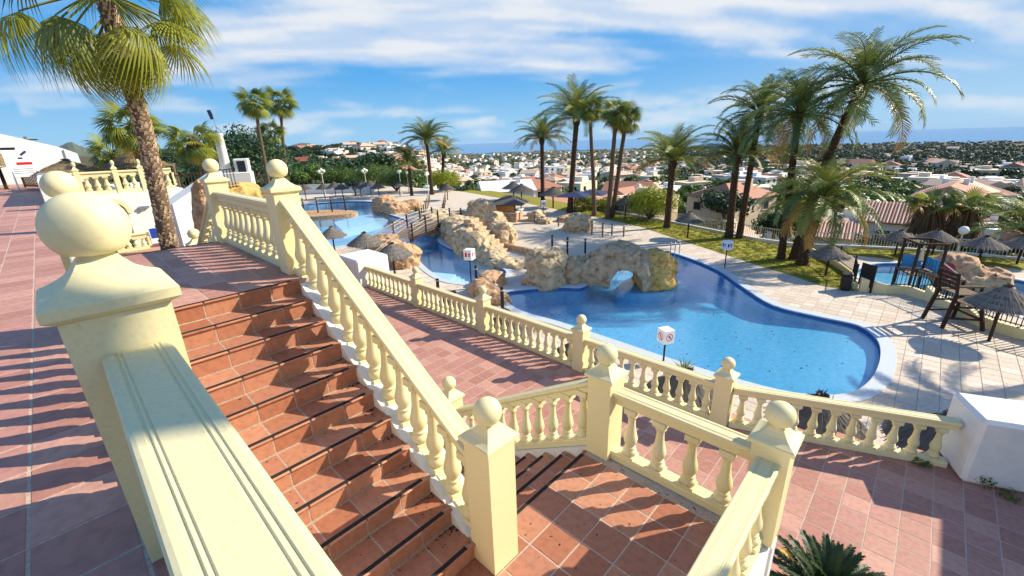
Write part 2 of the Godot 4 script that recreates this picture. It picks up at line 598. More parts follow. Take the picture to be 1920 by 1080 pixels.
# ---------- tiles
func tile_mesh(s: Vector3) -> ArrayMesh:
	var k := "tile%s" % s
	if not cache.has(k):
		var st := begin()
		var w := s.x * 0.5
		var d := s.z * 0.5
		var c := 0.005
		var rows := [[w, d, -s.y * 0.5], [w, d, s.y * 0.5 - c], [w - c, d - c, s.y * 0.5]]
		for i in 2:
			var a: Array = rows[i]
			var b: Array = rows[i + 1]
			for q in [[-1, -1, 1, -1], [1, -1, 1, 1], [1, 1, -1, 1], [-1, 1, -1, -1]]:
				quad(st, Vector3(q[0] * a[0], a[2], q[1] * a[1]), Vector3(q[2] * a[0], a[2], q[3] * a[1]), Vector3(q[2] * b[0], b[2], q[3] * b[1]), Vector3(q[0] * b[0], b[2], q[1] * b[1]), Vector3(q[0] + q[2], 0.5, q[1] + q[3]))
		quad(st, Vector3(-w + c, s.y * 0.5, -d + c), Vector3(w - c, s.y * 0.5, -d + c), Vector3(w - c, s.y * 0.5, d - c), Vector3(-w + c, s.y * 0.5, d - c), Vector3.UP)
		cache[k] = st.commit()
	return cache[k]
# a tiled floor whose tiles are laid from x0, z0; the nearest ones are pieces of their own, the rest one mass
func tile_field(parent: Node3D, x0: float, x1: float, z0: float, z1: float, y: float, pitch: float, joint: float, mats: Array, most: int, aim: Vector3, keep = null):
	var cells := []
	var nx := int(round((x1 - x0) / pitch))
	var nzz := int(round((z1 - z0) / pitch))
	for i in nx:
		for k in nzz:
			var c := Vector3(x0 + (i + 0.5) * pitch, y, z0 + (k + 0.5) * pitch)
			if keep != null and not keep.call(c): continue
			cells.append([c.distance_squared_to(aim), c])
	cells.sort_custom(func(a, b): return a[0] < b[0])
	var mesh := tile_mesh(Vector3(pitch - joint, 0.02, pitch - joint))
	var rest := []
	for m in mats: rest.append([])
	for i in cells.size():
		var k := rng.randi() % mats.size()
		var tilt := Basis(Vector3(rng.randf_range(-1, 1), 0, rng.randf_range(-1, 1)).normalized(), rng.randf() * 0.004).rotated(Vector3.UP, (rng.randi() % 4) * PI / 2)
		var at: Vector3 = cells[i][1] + Vector3(0, -0.010 + rng.randf_range(-0.001, 0.001), 0)
		if i < most: part("tile", mesh, mats[k], parent, at, tilt)
		else: rest[k].append(Transform3D(tilt, at))
	for k in mats.size():
		if rest[k].size(): many("far_tiles", mesh, mats[k], parent, rest[k])
func slab(parent: Node3D, called: String, x0: float, x1: float, z0: float, z1: float, y0: float, y1: float, m: Material):
	part(called, box_mesh(Vector3(x1 - x0, y1 - y0, z1 - z0), 0.004), m, parent, Vector3((x0 + x1) / 2, (y0 + y1) / 2, (z0 + z1) / 2))

# ---------- balustrades
const POST_W := 0.32
func post_meshes() -> Dictionary:
	if cache.has("post"): return cache.post
	var h := POST_W / 2
	var d := {}
	for e in [["shaft", 1.10], ["shaft_tall", 1.37], ["shaft_mid", 1.25]]:
		var st := begin()
		var y: float = e[1]
		square_stack(st, [Vector2(h - 0.004, 0), Vector2(h, 0.004), Vector2(h, y - 0.004), Vector2(h - 0.004, y)])
		d[e[0]] = st.commit()
	var s2 := begin()
	var c := h + 0.035
	square_stack(s2, [Vector2(h + 0.004, 0), Vector2(h + 0.022, 0.012), Vector2(c, 0.022), Vector2(c, 0.058), Vector2(c - 0.01, 0.068), Vector2(h + 0.012, 0.074), Vector2(h - 0.02, 0.092), Vector2(h - 0.052, 0.116), Vector2(h - 0.078, 0.148), Vector2(0.058, 0.185)])
	d.cap = s2.commit()
	var s3 := begin()
	var pr := [Vector2(0.0, 0.165), Vector2(0.062, 0.165), Vector2(0.060, 0.185), Vector2(0.054, 0.198)]
	var bp := ball_profile(0.128, 0.300, 16)
	for p in bp:
		if p.y > 0.199: pr.append(p)
	lathe(s3, pr, 32)
	d.ball = s3.commit()
	cache.post = d
	return d
func post(label: String, at: Vector3, group: String, kind := "shaft", height := 1.10) -> Node3D:
	var t := thing("balustrade_post", label, "post", at, 0.0, group)
	var m := post_meshes()
	part("shaft", m[kind], M.cream, t)
	part("cap", m.cap, M.cream, t, Vector3(0, height, 0))
	part("ball_finial", m.ball, M.cream, t, Vector3(0, height, 0))
	return t
func baluster_mesh() -> ArrayMesh:
	if cache.has("bal"): return cache.bal
	var st := begin()
	square_stack(st, [Vector2(0.068, 0), Vector2(0.070, 0.003), Vector2(0.070, 0.040), Vector2(0.066, 0.044)])
	lathe(st, [Vector2(0.056, 0.040), Vector2(0.066, 0.050), Vector2(0.072, 0.068), Vector2(0.071, 0.090), Vector2(0.062, 0.110), Vector2(0.048, 0.124), Vector2(0.046, 0.130), Vector2(0.056, 0.136), Vector2(0.058, 0.144), Vector2(0.054, 0.152), Vector2(0.044, 0.158),
		Vector2(0.046, 0.168), Vector2(0.056, 0.190), Vector2(0.066, 0.220), Vector2(0.069, 0.250), Vector2(0.066, 0.280), Vector2(0.058, 0.315), Vector2(0.048, 0.360), Vector2(0.041, 0.410), Vector2(0.037, 0.470), Vector2(0.036, 0.515), Vector2(0.038, 0.540), Vector2(0.050, 0.546), Vector2(0.053, 0.556), Vector2(0.049, 0.566), Vector2(0.040, 0.570), Vector2(0.046, 0.582), Vector2(0.056, 0.592)], 18, Vector3.ZERO, Basis.IDENTITY, 0.3)
	square_stack(st, [Vector2(0.056, 0.588), Vector2(0.062, 0.594), Vector2(0.062, 0.66)])
	cache.bal = st.commit()
	return cache.bal
# half of a baluster's outline as a flat pilaster against a post
func pilaster_mesh() -> ArrayMesh:
	if cache.has("pil"): return cache.pil
	var st := begin()
	var o := PackedVector2Array()
	for p in [[0.0, 0.0], [0.075, 0.0], [0.075, 0.05], [0.088, 0.065], [0.092, 0.09], [0.082, 0.12], [0.06, 0.135], [0.066, 0.15], [0.056, 0.165], [0.078, 0.20], [0.086, 0.25], [0.078, 0.30], [0.064, 0.36], [0.055, 0.45], [0.052, 0.53], [0.066, 0.545], [0.064, 0.56], [0.052, 0.57], [0.068, 0.60], [0.068, 0.66], [0.0, 0.66]]: o.append(Vector2(p[0], p[1]))
	sweep(st, o, Vector3(0, 0, -0.05), Vector3(0, 0, 0.05))
	cache.pil = st.commit()
	return cache.pil
func rail_profile() -> PackedVector2Array:
	var p := PackedVector2Array()
	var half := [[0.048, -0.175], [0.062, -0.165], [0.062, -0.085], [0.082, -0.070], [0.098, -0.058], [0.104, -0.046], [0.104, -0.012], [0.098, -0.003], [0.088, 0.0], [0.070, 0.0], [0.067, -0.004], [0.060, -0.004], [0.057, 0.0], [0.054, 0.0], [0.051, -0.004], [0.047, -0.004], [0.044, 0.0]]
	for h in half: p.append(Vector2(h[0], h[1]))
	for i in range(half.size() - 1, -1, -1): p.append(Vector2(-half[i][0], half[i][1]))
	return p
# a and b: floor points at the faces of the two posts; lift: height of the rail above them
func balustrade(label: String, a: Vector3, b: Vector3, n: int, group: String, lift := 0.95, ends := [true, true], foot := 0.0, stout := 1.0):
	var mid := (a + b) / 2
	var t := thing("balustrade", label, "balustrade", Vector3(mid.x, minf(a.y, b.y), mid.z), 0.0, group)
	var o := t.position
	var st := begin()
	sweep(st, rail_profile(), a + Vector3.UP * lift - o, b + Vector3.UP * lift - o)
	part("handrail", st.commit(), M.cream, t)
	var low := PackedVector2Array([Vector2(0.082, foot), Vector2(0.088, foot + 0.006), Vector2(0.088, foot + 0.085), Vector2(0.078, foot + 0.10), Vector2(0.074, foot + 0.115), Vector2(-0.074, foot + 0.115), Vector2(-0.078, foot + 0.10), Vector2(-0.088, foot + 0.085), Vector2(-0.088, foot + 0.006), Vector2(-0.082, foot)])
	st = begin()
	sweep(st, low, a - o, b - o)
	part("bottom_rail", st.commit(), M.cream, t)
	var room := lift - 0.17 - foot - 0.105
	var slope := (b.y - a.y) / maxf(0.01, Vector2(b.x - a.x, b.z - a.z).length())
	var grow := absf(slope) * 0.14
	var turn := Basis(Vector3.UP, atan2((b - a).x, (b - a).z))
	for i in n:
		var p := a.lerp(b, (i + 0.62) / (n + 0.24))
		part("baluster", baluster_mesh(), [M.cream, M.cream_b, M.cream_c, M.cream][rng.randi() % 4], t, p + Vector3.UP * (foot + 0.105 - grow * 0.5) - o, turn * Basis(Vector3(rng.randf_range(-1, 1), 0, rng.randf_range(-1, 1)).normalized(), rng.randf() * 0.012) * Basis(Vector3.UP, rng.randf_range(-0.03, 0.03)) * Basis.from_scale(Vector3(1.22 * stout, (room + grow) / 0.66, 1.22 * stout)))
	var dir := Vector3(b.x - a.x, 0, b.z - a.z).normalized()
	for e in 2:
		if not ends[e]: continue
		var q := a if e == 0 else b
		var face := dir if e == 0 else -dir
		part("pilaster", pilaster_mesh(), M.cream, t, q + face * 0.002 + Vector3.UP * (foot + 0.105 + (face * slope * 0.02).dot(dir)) - o, Basis(face, Vector3.UP, face.cross(Vector3.UP)) * Basis.from_scale(Vector3(1, room / 0.66, 1)))
	return t

# ---------- stairs: nosings run along x; a flight goes down from y0 starting at z0 in direction dz
func flight(called: String, label: String, x0: float, x1: float, z0: float, dz: float, y0: float, count: int, tread: float, tile: float, base_y: float, shift := 0.0):
	var t := thing(called, label, "stairs", Vector3((x0 + x1) / 2, base_y, z0))
	var o := t.position
	var w := x1 - x0
	for k in range(1, count + 1):      # the tread below riser k
		var y := y0 - RISE * k
		var last := k == count
		var za := z0 + dz * tread * (k - 1)
		var zb := z0 + dz * tread * k
		if not last:
			part("step_body", box_mesh(Vector3(w, y - 0.003 - base_y, tread), 0.0), M.grout_dark, t, Vector3((x0 + x1) / 2, (y - 0.003 + base_y) / 2, (za + zb) / 2) - o)
		var xs := [x0]
		var x := x0 + (shift if shift > 0.0 else tile)
		while x < x1 - 0.05:
			xs.append(x)
			x += tile
		xs.append(x1)
		for i in xs.size() - 1:
			var tw: float = xs[i + 1] - xs[i] - 0.012
			var cx: float = (xs[i] + xs[i + 1]) / 2
			var m: Material = M.terra[rng.randi() % 5]
			# riser tile, slightly proud of the body
			part("riser_tile", box_mesh(Vector3(snappedf(tw, 0.001), RISE - 0.036, 0.016), 0.003), m, t, Vector3(cx, y + (RISE - 0.036) / 2 + 0.006, za - dz * 0.005) - o)
			# nosing tile of the level above
			part("nosing", box_mesh(Vector3(snappedf(tw, 0.001), 0.026, 0.05), 0.009), M.terra[rng.randi() % 5], t, Vector3(cx, y + RISE - 0.013, za + dz * 0.006) - o)
			if not last:
				part("tread_tile", box_mesh(Vector3(snappedf(tw, 0.001), 0.022, tread - 0.044), 0.003), M.terra[rng.randi() % 5], t, Vector3(cx, y - 0.0125, (za + zb) / 2 + dz * -0.002) - o)
		part("grip_strip", box_mesh(Vector3(w - 0.16, 0.005, 0.042), 0.001), M.strip, t, Vector3((x0 + x1) / 2 - 0.02, y + RISE + 0.0025, za - dz * 0.006) - o)
	return t

func build_near():
	# ----- upper terrace and the landing at the head of the stairs
	var terrace := structure("upper_terrace")
	slab(terrace, "slab", -9.0, 0.24, -44.0, 3.0, -0.5, -0.003, M.grout)
	slab(terrace, "landing_slab", 0.24, 2.30, -9.78, -5.87, -0.5, -0.003, M.grout)
	tile_field(terrace, -0.11 - 0.36 * 8, -0.11 + 0.36, -2.60 - 0.36 * 112, -2.60 + 0.36 * 12, 0.0, 0.36, 0.010, M.rose, 300, Vector3(-0.6, 0, -3))
	tile_field(terrace, 0.25, 0.25 + 0.36 * 5, -9.83, -9.83 + 0.36 * 11, 0.0, 0.36, 0.010, M.rose, 60, Vector3(1, 0, -6))
	slab(terrace, "edge_wall", -0.06, 0.236, -5.86, 3.0, -4.2, -0.5, M.white)
	# ----- first flight
	flight("tiled_staircase", "wide terracotta tiled staircase with dark grip strips below the near handrail", 0.24, 1.99, -5.87, 1.0, 0.0, 11, 0.332, 0.365, PLAZA, 0.29)
	# ----- landing between the flights
	var land := structure("stair_landing")
	slab(land, "slab", 0.24, 4.06, -2.60, -0.52, LAND2 - 0.25, LAND2 - 0.003, M.grout)
	tile_field(land, 2.46 - 0.37 * 6, 2.46 + 0.37 * 5, -2.245 - 0.37, -2.245 + 0.37 * 10, LAND2, 0.37, 0.011, M.terra, 140, Vector3(3, LAND2, -2), func(c): return c.x > 0.3 and c.x < 4.0 and c.z < -0.7)
	# ----- wall between the flights, stepped white edge below the railing
	var wall := thing("stair_wall", "white plastered wall under the sloping stair railing", "wall", Vector3(2.08, PLAZA, -4.3))
	var st := begin()
	sweep(st, PackedVector2Array([Vector2(0.165, -4.0), Vector2(0.165, -0.06), Vector2(-0.165, -0.06), Vector2(-0.165, -4.0)]), Vector3(2.14, 0.02, -5.80) - wall.position, Vector3(2.14, -2.02, -2.57) - wall.position)
	part("core", st.commit(), M.white, wall)
	# ----- second flight, down to the plaza
	flight("tiled_staircase", "short second flight of terracotta steps going down to the plaza", 2.31, 4.02, -2.615, -1.0, LAND2, 9, 0.34, 0.37, PLAZA, 0.15)
	var wall2 := thing("stair_wall", "low white wall under the railing of the lower flight", "wall", Vector3(4.16, PLAZA, -4.0))
	st = begin()
	sweep(st, PackedVector2Array([Vector2(0.1, -2.2), Vector2(0.1, 0.0), Vector2(-0.13, 0.0), Vector2(-0.13, -2.2)]), Vector3(4.16, LAND2 + 0.05, -2.60) - wall2.position, Vector3(4.16, PLAZA + 0.10, -5.56) - wall2.position)
	part("core", st.commit(), M.white, wall2)
	var wall3 := thing("landing_wall", "white wall carrying the stair landing above the plaza", "wall", Vector3(4.16, PLAZA, -1.5))
	part("core", boxes([[Vector3(-0.02, (LAND2 - PLAZA - 0.02) / 2, -0.03), Vector3(0.2, LAND2 - PLAZA - 0.02, 2.2), 0.01], [Vector3(-2.0, (LAND2 - PLAZA - 0.02) / 2, 0.95), Vector3(3.8, LAND2 - PLAZA - 0.02, 0.2), 0.01]]), M.white, wall3)
	# ----- posts
	var g := "cream balustrade posts with ball finials"
	post("large near post with ball finial where the close handrail ends", Vector3(0.060, 0, -2.24), g)
	post("post whose ball shows just behind the large near ball", Vector3(0.078, 0, -5.72), g)
	post("post at the head of the stairs where the sloping rail begins", Vector3(2.14, 0, -6.32), g)
	post("post at the far corner of the upper landing beside the palm", Vector3(2.14, 0, -9.62), g)
	post("tall post at the foot of the wide stairs", Vector3(2.14, LAND2, -2.42), g, "shaft_tall", 1.37)
	post("post at the corner of the stair landing above the lower flight", Vector3(4.17, LAND2, -2.46), g)
	post("post at the outer corner of the stair landing nearest the pool sign", Vector3(4.17, LAND2, -0.60), g)
	post("small end post at the bottom of the lower flight", Vector3(4.16, PLAZA, -5.72), g, "shaft_mid", 1.25)
	# ----- railings
	var gb := "cream balustrades with turned balusters"
	balustrade("wide close handrail running along the terrace edge to the camera", Vector3(0.078, 0, 2.6), Vector3(0.078, 0, -2.07), 16, gb)
	balustrade("level balustrade on the terrace edge behind the large near post", Vector3(0.078, 0, -2.37), Vector3(0.078, 0, -5.57), 11, gb)
	balustrade("sloping balustrade down the right side of the wide stairs", Vector3(2.14, 0.06, -6.17), Vector3(2.14, -2.10, -2.57), 13, gb, 0.97, [true, true], -0.06, 1.12)
	balustrade("level balustrade of the upper landing between two posts", Vector3(2.14, 0, -6.47), Vector3(2.14, 0, -9.47), 10, gb)
	balustrade("railing of the lower flight sloping down from the landing corner", Vector3(4.16, LAND2 + 0.10, -2.61), Vector3(4.16, PLAZA + 0.16, -5.57), 11, gb, 0.92, [false, false], -0.05)
	balustrade("short level balustrade on the outer side of the stair landing", Vector3(4.17, LAND2, -2.31), Vector3(4.17, LAND2, -0.75), 4, gb, 0.98, [true, false])
	balustrade("handrail crossing the bottom edge from the outer landing post", Vector3(4.02, LAND2, -0.60), Vector3(0.40, LAND2, -0.60), 11, gb, 0.98, [false, false])
	balustrade("railing going down behind the far landing post beside the palm", Vector3(2.14, 0.02, -9.77), Vector3(2.14, -1.62, -12.6), 9, gb, 0.95, [false, false])
	post("low post at the foot of the steps behind the palm", Vector3(2.14, -1.63, -12.75), g)
	# ----- lower plaza
	var plaza := structure("lower_plaza")
	slab(plaza, "slab", 0.0, 8.62, -17.4, 8.0, PLAZA - 0.5, PLAZA - 0.003, M.grout)
	var ext := begin()
	plate(ext, PackedVector2Array([Vector2(8.62, -2.0), Vector2(9.96, 1.2), Vector2(10.5, 2.5), Vector2(11.0, 8.0), Vector2(8.62, 8.0)]), PLAZA - 0.5, PLAZA - 0.003)
	part("slab_extension", ext.commit(), M.grout, plaza)
	ext = begin()
	plate(ext, PackedVector2Array([Vector2(8.5, -2.2), Vector2(8.62, -2.2), Vector2(9.92, 1.1), Vector2(10.45, 2.5), Vector2(10.9, 8.0), Vector2(10.7, 8.0), Vector2(10.25, 2.5), Vector2(9.72, 1.1)]), DECK - 0.5, PLAZA - 0.5)
	part("retaining_wall", ext.commit(), M.white, plaza)
	var x0 := 8.6 - 0.36 * 21
	tile_field(plaza, x0, 8.6 + 0.36 * 5, -0.77 - 0.36 * 46, -0.77 + 0.36 * 12, PLAZA, 0.36, 0.010, M.rose, 300, Vector3(6.2, PLAZA, -0.6), func(c): return (c.x < 8.5 or (c.z > -2.3 and c.x < 8.72 + (c.z + 2.3) * 0.40)) and not (c.x < 4.25 and c.z > -5.9 and c.z < -0.3))
	slab(plaza, "retaining_wall", 8.40, 8.60, -17.4, -2.2, DECK - 0.5, PLAZA - 0.5, M.white)
	var gp := "cream posts of the plaza balustrade"
	var zs := [-2.24, -5.77, -9.45, -13.05]
	var pl := ["plaza post between the no-diving sign and the landing corner", "plaza post with a ball nearest the lower steps", "plaza post below the net post by the channel", "plaza post closest to the far white block"]
	for i in 4: post(pl[i], Vector3(8.45, PLAZA, zs[i]), gp)
	var bl := ["plaza balustrade bay in front of the near pool edge", "plaza balustrade bay below the short rope posts", "plaza balustrade bay below the channel steps", "plaza balustrade bay ending at the far white block"]
	var ends := [-2.39, -5.92, -9.60, -13.20, -16.75]
	for i in 4:
		balustrade(bl[i], Vector3(8.45, PLAZA, ends[i] - (0.0 if i == 0 else 0.0)), Vector3(8.45, PLAZA, (zs[i + 1] + 0.15) if i < 3 else ends[4]), [11, 12, 12, 11][i], "plaza balustrade bays", 0.93)
	balustrade("plaza balustrade bay bending outwards to the near white block", Vector3(8.49, PLAZA, -2.09), Vector3(9.78, PLAZA, 1.15), 11, "plaza balustrade bays", 0.93, [true, false])
	# ----- white masonry blocks that end the plaza balustrade
	var wb := thing("masonry_block", "far white plastered block ending the plaza balustrade by the thatched parasols", "wall", Vector3(8.75, PLAZA, -17.55))
	part("body", rounded_block(Vector3(1.5, 1.25, 1.7), 0.06), M.white, wb, Vector3(0, 0.6, 0))
	var ang := atan2(1.3, 3.24)
	var wb2 := thing("masonry_block", "near white plastered block at the right end of the balustrade", "wall", Vector3(9.82, PLAZA, 1.18), ang)
	part("body", rounded_block(Vector3(0.95, 1.24, 2.9), 0.06), M.white, wb2, Vector3(0.02, 0.62, 1.46))
	part("base", box_mesh(Vector3(0.6, 0.09, 2.6), 0.02), M.plaster, wb2, Vector3(0.02, 0.0, 1.50))
	# a building beyond the right edge of the picture, whose shade lies on the plaza
	var hb := thing("white_building", "white building beside the plaza, its shade lying on the tiles", "building", Vector3(13.2, PLAZA, 8.25))
	part("wall", boxes([[Vector3(0, 2.1, 0), Vector3(7.4, 4.2, 6.6), 0.03]]), M.white, hb)
	part("roof", boxes([[Vector3(0, 4.28, 0), Vector3(7.8, 0.16, 7.0), 0.03]]), M.roof[0], hb)
	# dry leaves and grit blown against the lower steps
	var lit := structure("leaf_litter")
	lit.set_meta("kind", "stuff")
	var places := []
	for i in 330:
		var k := int(10.99 - pow(rng.randf(), 1.6) * 9.0)
		var x := 1.97 - absf(rng.randfn(0.0, 0.10))
		var z := -5.87 + 0.332 * (k - 1) + 0.03 + absf(rng.randfn(0.0, 0.035))
		if rng.randf() < 0.35: z = -5.87 + 0.332 * (k - 1) + rng.randf() * 0.32
		if rng.randf() < 0.25: x = rng.randf_range(0.5, 1.9)
		var y := -RISE * k
		if rng.randf() < 0.10:
			x = rng.randf_range(2.4, 3.9)
			z = rng.randf_range(-2.5, -0.8)
			y = LAND2
		elif rng.randf() < 0.08:
			x = 4.02 - absf(rng.randfn(0.0, 0.05))
			z = rng.randf_range(-2.2, -0.8)
			y = LAND2
		var sz := rng.randf_range(0.004, 0.018)
		places.append(Transform3D(Basis(Vector3.UP, rng.randf() * TAU).rotated(Vector3.RIGHT, rng.randf_range(-0.3, 0.3)).scaled(Vector3(sz, 0.004, sz * rng.randf_range(0.4, 0.9))), Vector3(x, y + 0.004, z)))
	many("dry_leaves", box_mesh(Vector3.ONE, 0.0), M.dirt, lit, places)
func rounded_block(s: Vector3, r: float) -> ArrayMesh:
	var st := begin()
	cbox(st, Vector3.ZERO, s, r)
	return st.commit()
# ---------- outlines on the pool level, (x, z)
func pv(a: Array) -> PackedVector2Array:
	var p := PackedVector2Array()
	for q in a: p.append(Vector2(q[0], q[1]))
	return p
var main_pool: PackedVector2Array
var upper_pool: PackedVector2Array
var kids_pool: PackedVector2Array
var lawn_edge := [[28.0, -1.9], [28.0, -3.4], [29.2, -5.1], [30.4, -7.4], [32.5, -10.7], [34.4, -13.9], [37.9, -19.4], [40.0, -25.5], [41.3, -29.4], [43.5, -36.5], [46.5, -46.0], [50.0, -60.0]]
func outlines():
	main_pool = smooth_poly(pv([[15.3, -15.4], [14.7, -13.6], [14.8, -11.3], [14.75, -9.0], [14.65, -6.0], [14.7, -3.8], [15.0, -1.9], [16.0, -0.65], [17.6, -0.15], [19.8, -0.08], [21.6, -0.35], [22.8, -1.1], [22.9, -2.6], [23.2, -4.5], [25.1, -6.4], [27.6, -8.6], [29.3, -11.0], [30.2, -13.3], [28.6, -14.7], [25.6, -14.7], [22.9, -14.6], [20.8, -13.7], [19.6, -13.5], [18.9, -14.5], [17.6, -15.6], [16.2, -16.3]]), 4)
	upper_pool = smooth_poly(pv([[16.2, -18.9], [17.6, -18.9], [19.0, -18.8], [19.9, -20.4], [20.5, -22.7], [20.9, -26.0], [22.2, -30.2], [24.8, -33.6], [26.4, -38.0], [27.8, -46.0], [29.8, -54.0], [33.4, -60.5], [31.8, -65.5], [26.5, -68.6], [18.0, -68.0], [12.5, -58.0], [11.5, -46.0], [13.4, -37.5], [17.2, -35.3], [19.6, -33.4], [18.6, -29.6], [17.2, -26.0], [16.2, -23.4], [15.6, -20.8]]), 4)
	kids_pool = smooth_poly(pv([[30.2, -1.5], [33.0, -2.3], [35.6, -1.2], [36.5, 1.4], [35.6, 4.4], [33.4, 8.0], [30.0, 10.5], [27.2, 9.0], [27.2, 6.0], [28.9, 3.4], [30.0, 1.2]]), 4)
# a flat area with holes, cut from cells; returns convex-ish pieces
func cut_cells(outer: PackedVector2Array, holes: Array, cell: float, gap: float) -> Dictionary:
	var lo := Vector2(1e9, 1e9)
	var hi := -lo
	for p in outer:
		lo = lo.min(p)
		hi = hi.max(p)
	var whole := []
	var bits := []
	var h := cell * 0.5 - gap * 0.5
	for i in int(ceil((hi.x - lo.x) / cell)):
		for k in int(ceil((hi.y - lo.y) / cell)):
			var c := lo + Vector2((i + 0.5) * cell, (k + 0.5) * cell)
			var q := PackedVector2Array([c + Vector2(-h, -h), c + Vector2(h, -h), c + Vector2(h, h), c + Vector2(-h, h)])
			var inside := 0
			for p in q:
				if Geometry2D.is_point_in_polygon(p, outer): inside += 1
			var cut := inside < 4
			for ho in holes:
				var n := 0
				for p in q:
					if Geometry2D.is_point_in_polygon(p, ho): n += 1
				if n > 0: cut = true
				if n == 4 and cell < 1.0:
					inside = -1
					break
			if inside == -1: continue
			if not cut and cell < 1.0:
				whole.append(c)
				continue
			var polys = []
			for ip in Geometry2D.intersect_polygons(q, outer): polys.append(ip)
			for ho in holes:
				var next := []
				for p in polys:
					for cp in Geometry2D.clip_polygons(p, ho): next.append(cp)
				polys = next
			for p in polys:
				if not Geometry2D.is_polygon_clockwise(p) or polys.size() == 1: bits.append(p)
	return {"whole": whole, "bits": bits}
func pool(called: String, poly: PackedVector2Array, floor_y: float, coping: float, parent_label: String, water_label: String, deck_y := DECK, shallow := 0.0):
	var s := structure(called)
	var st := begin()
	var cw := Geometry2D.is_polygon_clockwise(poly)
	for piece in cut_cells(poly, [], 1.5, 0.0).bits:
		var ix := Geometry2D.triangulate_polygon(piece)
		for i in range(0, ix.size(), 3):
			var v := []
			for k in 3: v.append(Vector3(piece[ix[i + k]].x, lerpf(floor_y, deck_y - 0.22, shallow * smoothstep(-9.0, -0.5, piece[ix[i + k]].y)), piece[ix[i + k]].y))
			var fn: Vector3 = (v[1] - v[0]).cross(v[2] - v[0])
			if fn.length_squared() > 1e-12: tri(st, v[0], v[1], v[2], (fn if fn.y > 0.0 else -fn).normalized())
	var n := poly.size()
	for i in n:
		var p := poly[i]
		var q := poly[(i + 1) % n]
		var e := q - p
		quad(st, Vector3(p.x, floor_y, p.y), Vector3(q.x, floor_y, q.y), Vector3(q.x, deck_y, q.y), Vector3(p.x, deck_y, p.y), Vector3(-e.y, 0, e.x) * (-1.0 if cw else 1.0))
	part("basin", st.commit(), M.pool, s)
	# band of dark tiles at the water line
	st = begin()
	var inner := []
	for i in n:
		var d := (poly[(i + 1) % n] - poly[(i + n - 1) % n]).normalized()
		inner.append(Vector2(d.y, -d.x) * (-1.0 if not cw else 1.0))
	for i in n:
		var p: Vector2 = poly[i] + inner[i] * 0.012
		var q: Vector2 = poly[(i + 1) % n] + inner[(i + 1) % n] * 0.012
		quad(st, Vector3(p.x, deck_y - 0.28, p.y), Vector3(q.x, deck_y - 0.28, q.y), Vector3(q.x, deck_y - 0.02, q.y), Vector3(p.x, deck_y - 0.02, p.y), Vector3(inner[i].x, 0, inner[i].y))
	part("tile_band", st.commit(), M.pool_band, s)
	st = begin()
	for i in n:
		var j := (i + 1) % n
		var a: Vector2 = poly[i] + inner[i] * 0.05
		var b: Vector2 = poly[j] + inner[j] * 0.05
		var c: Vector2 = poly[j] - inner[j] * coping
		var d: Vector2 = poly[i] - inner[i] * coping
		var y := deck_y + 0.03
		quad(st, Vector3(a.x, y, a.y), Vector3(b.x, y, b.y), Vector3(c.x, y, c.y), Vector3(d.x, y, d.y), Vector3.UP)
		quad(st, Vector3(a.x, y - 0.06, a.y), Vector3(b.x, y - 0.06, b.y), Vector3(b.x, y, b.y), Vector3(a.x, y, a.y), Vector3(inner[i].x, 0, inner[i].y))
		quad(st, Vector3(d.x, y - 0.06, d.y), Vector3(c.x, y - 0.06, c.y), Vector3(c.x, y, c.y), Vector3(d.x, y, d.y), -Vector3(inner[i].x, 0, inner[i].y))
	part("coping", st.commit(), M.coping, s)
	st = begin()
	plate(st, poly, deck_y - 0.12, deck_y - 0.12, false)
	part("water", st.commit(), M.water, s)
	return s
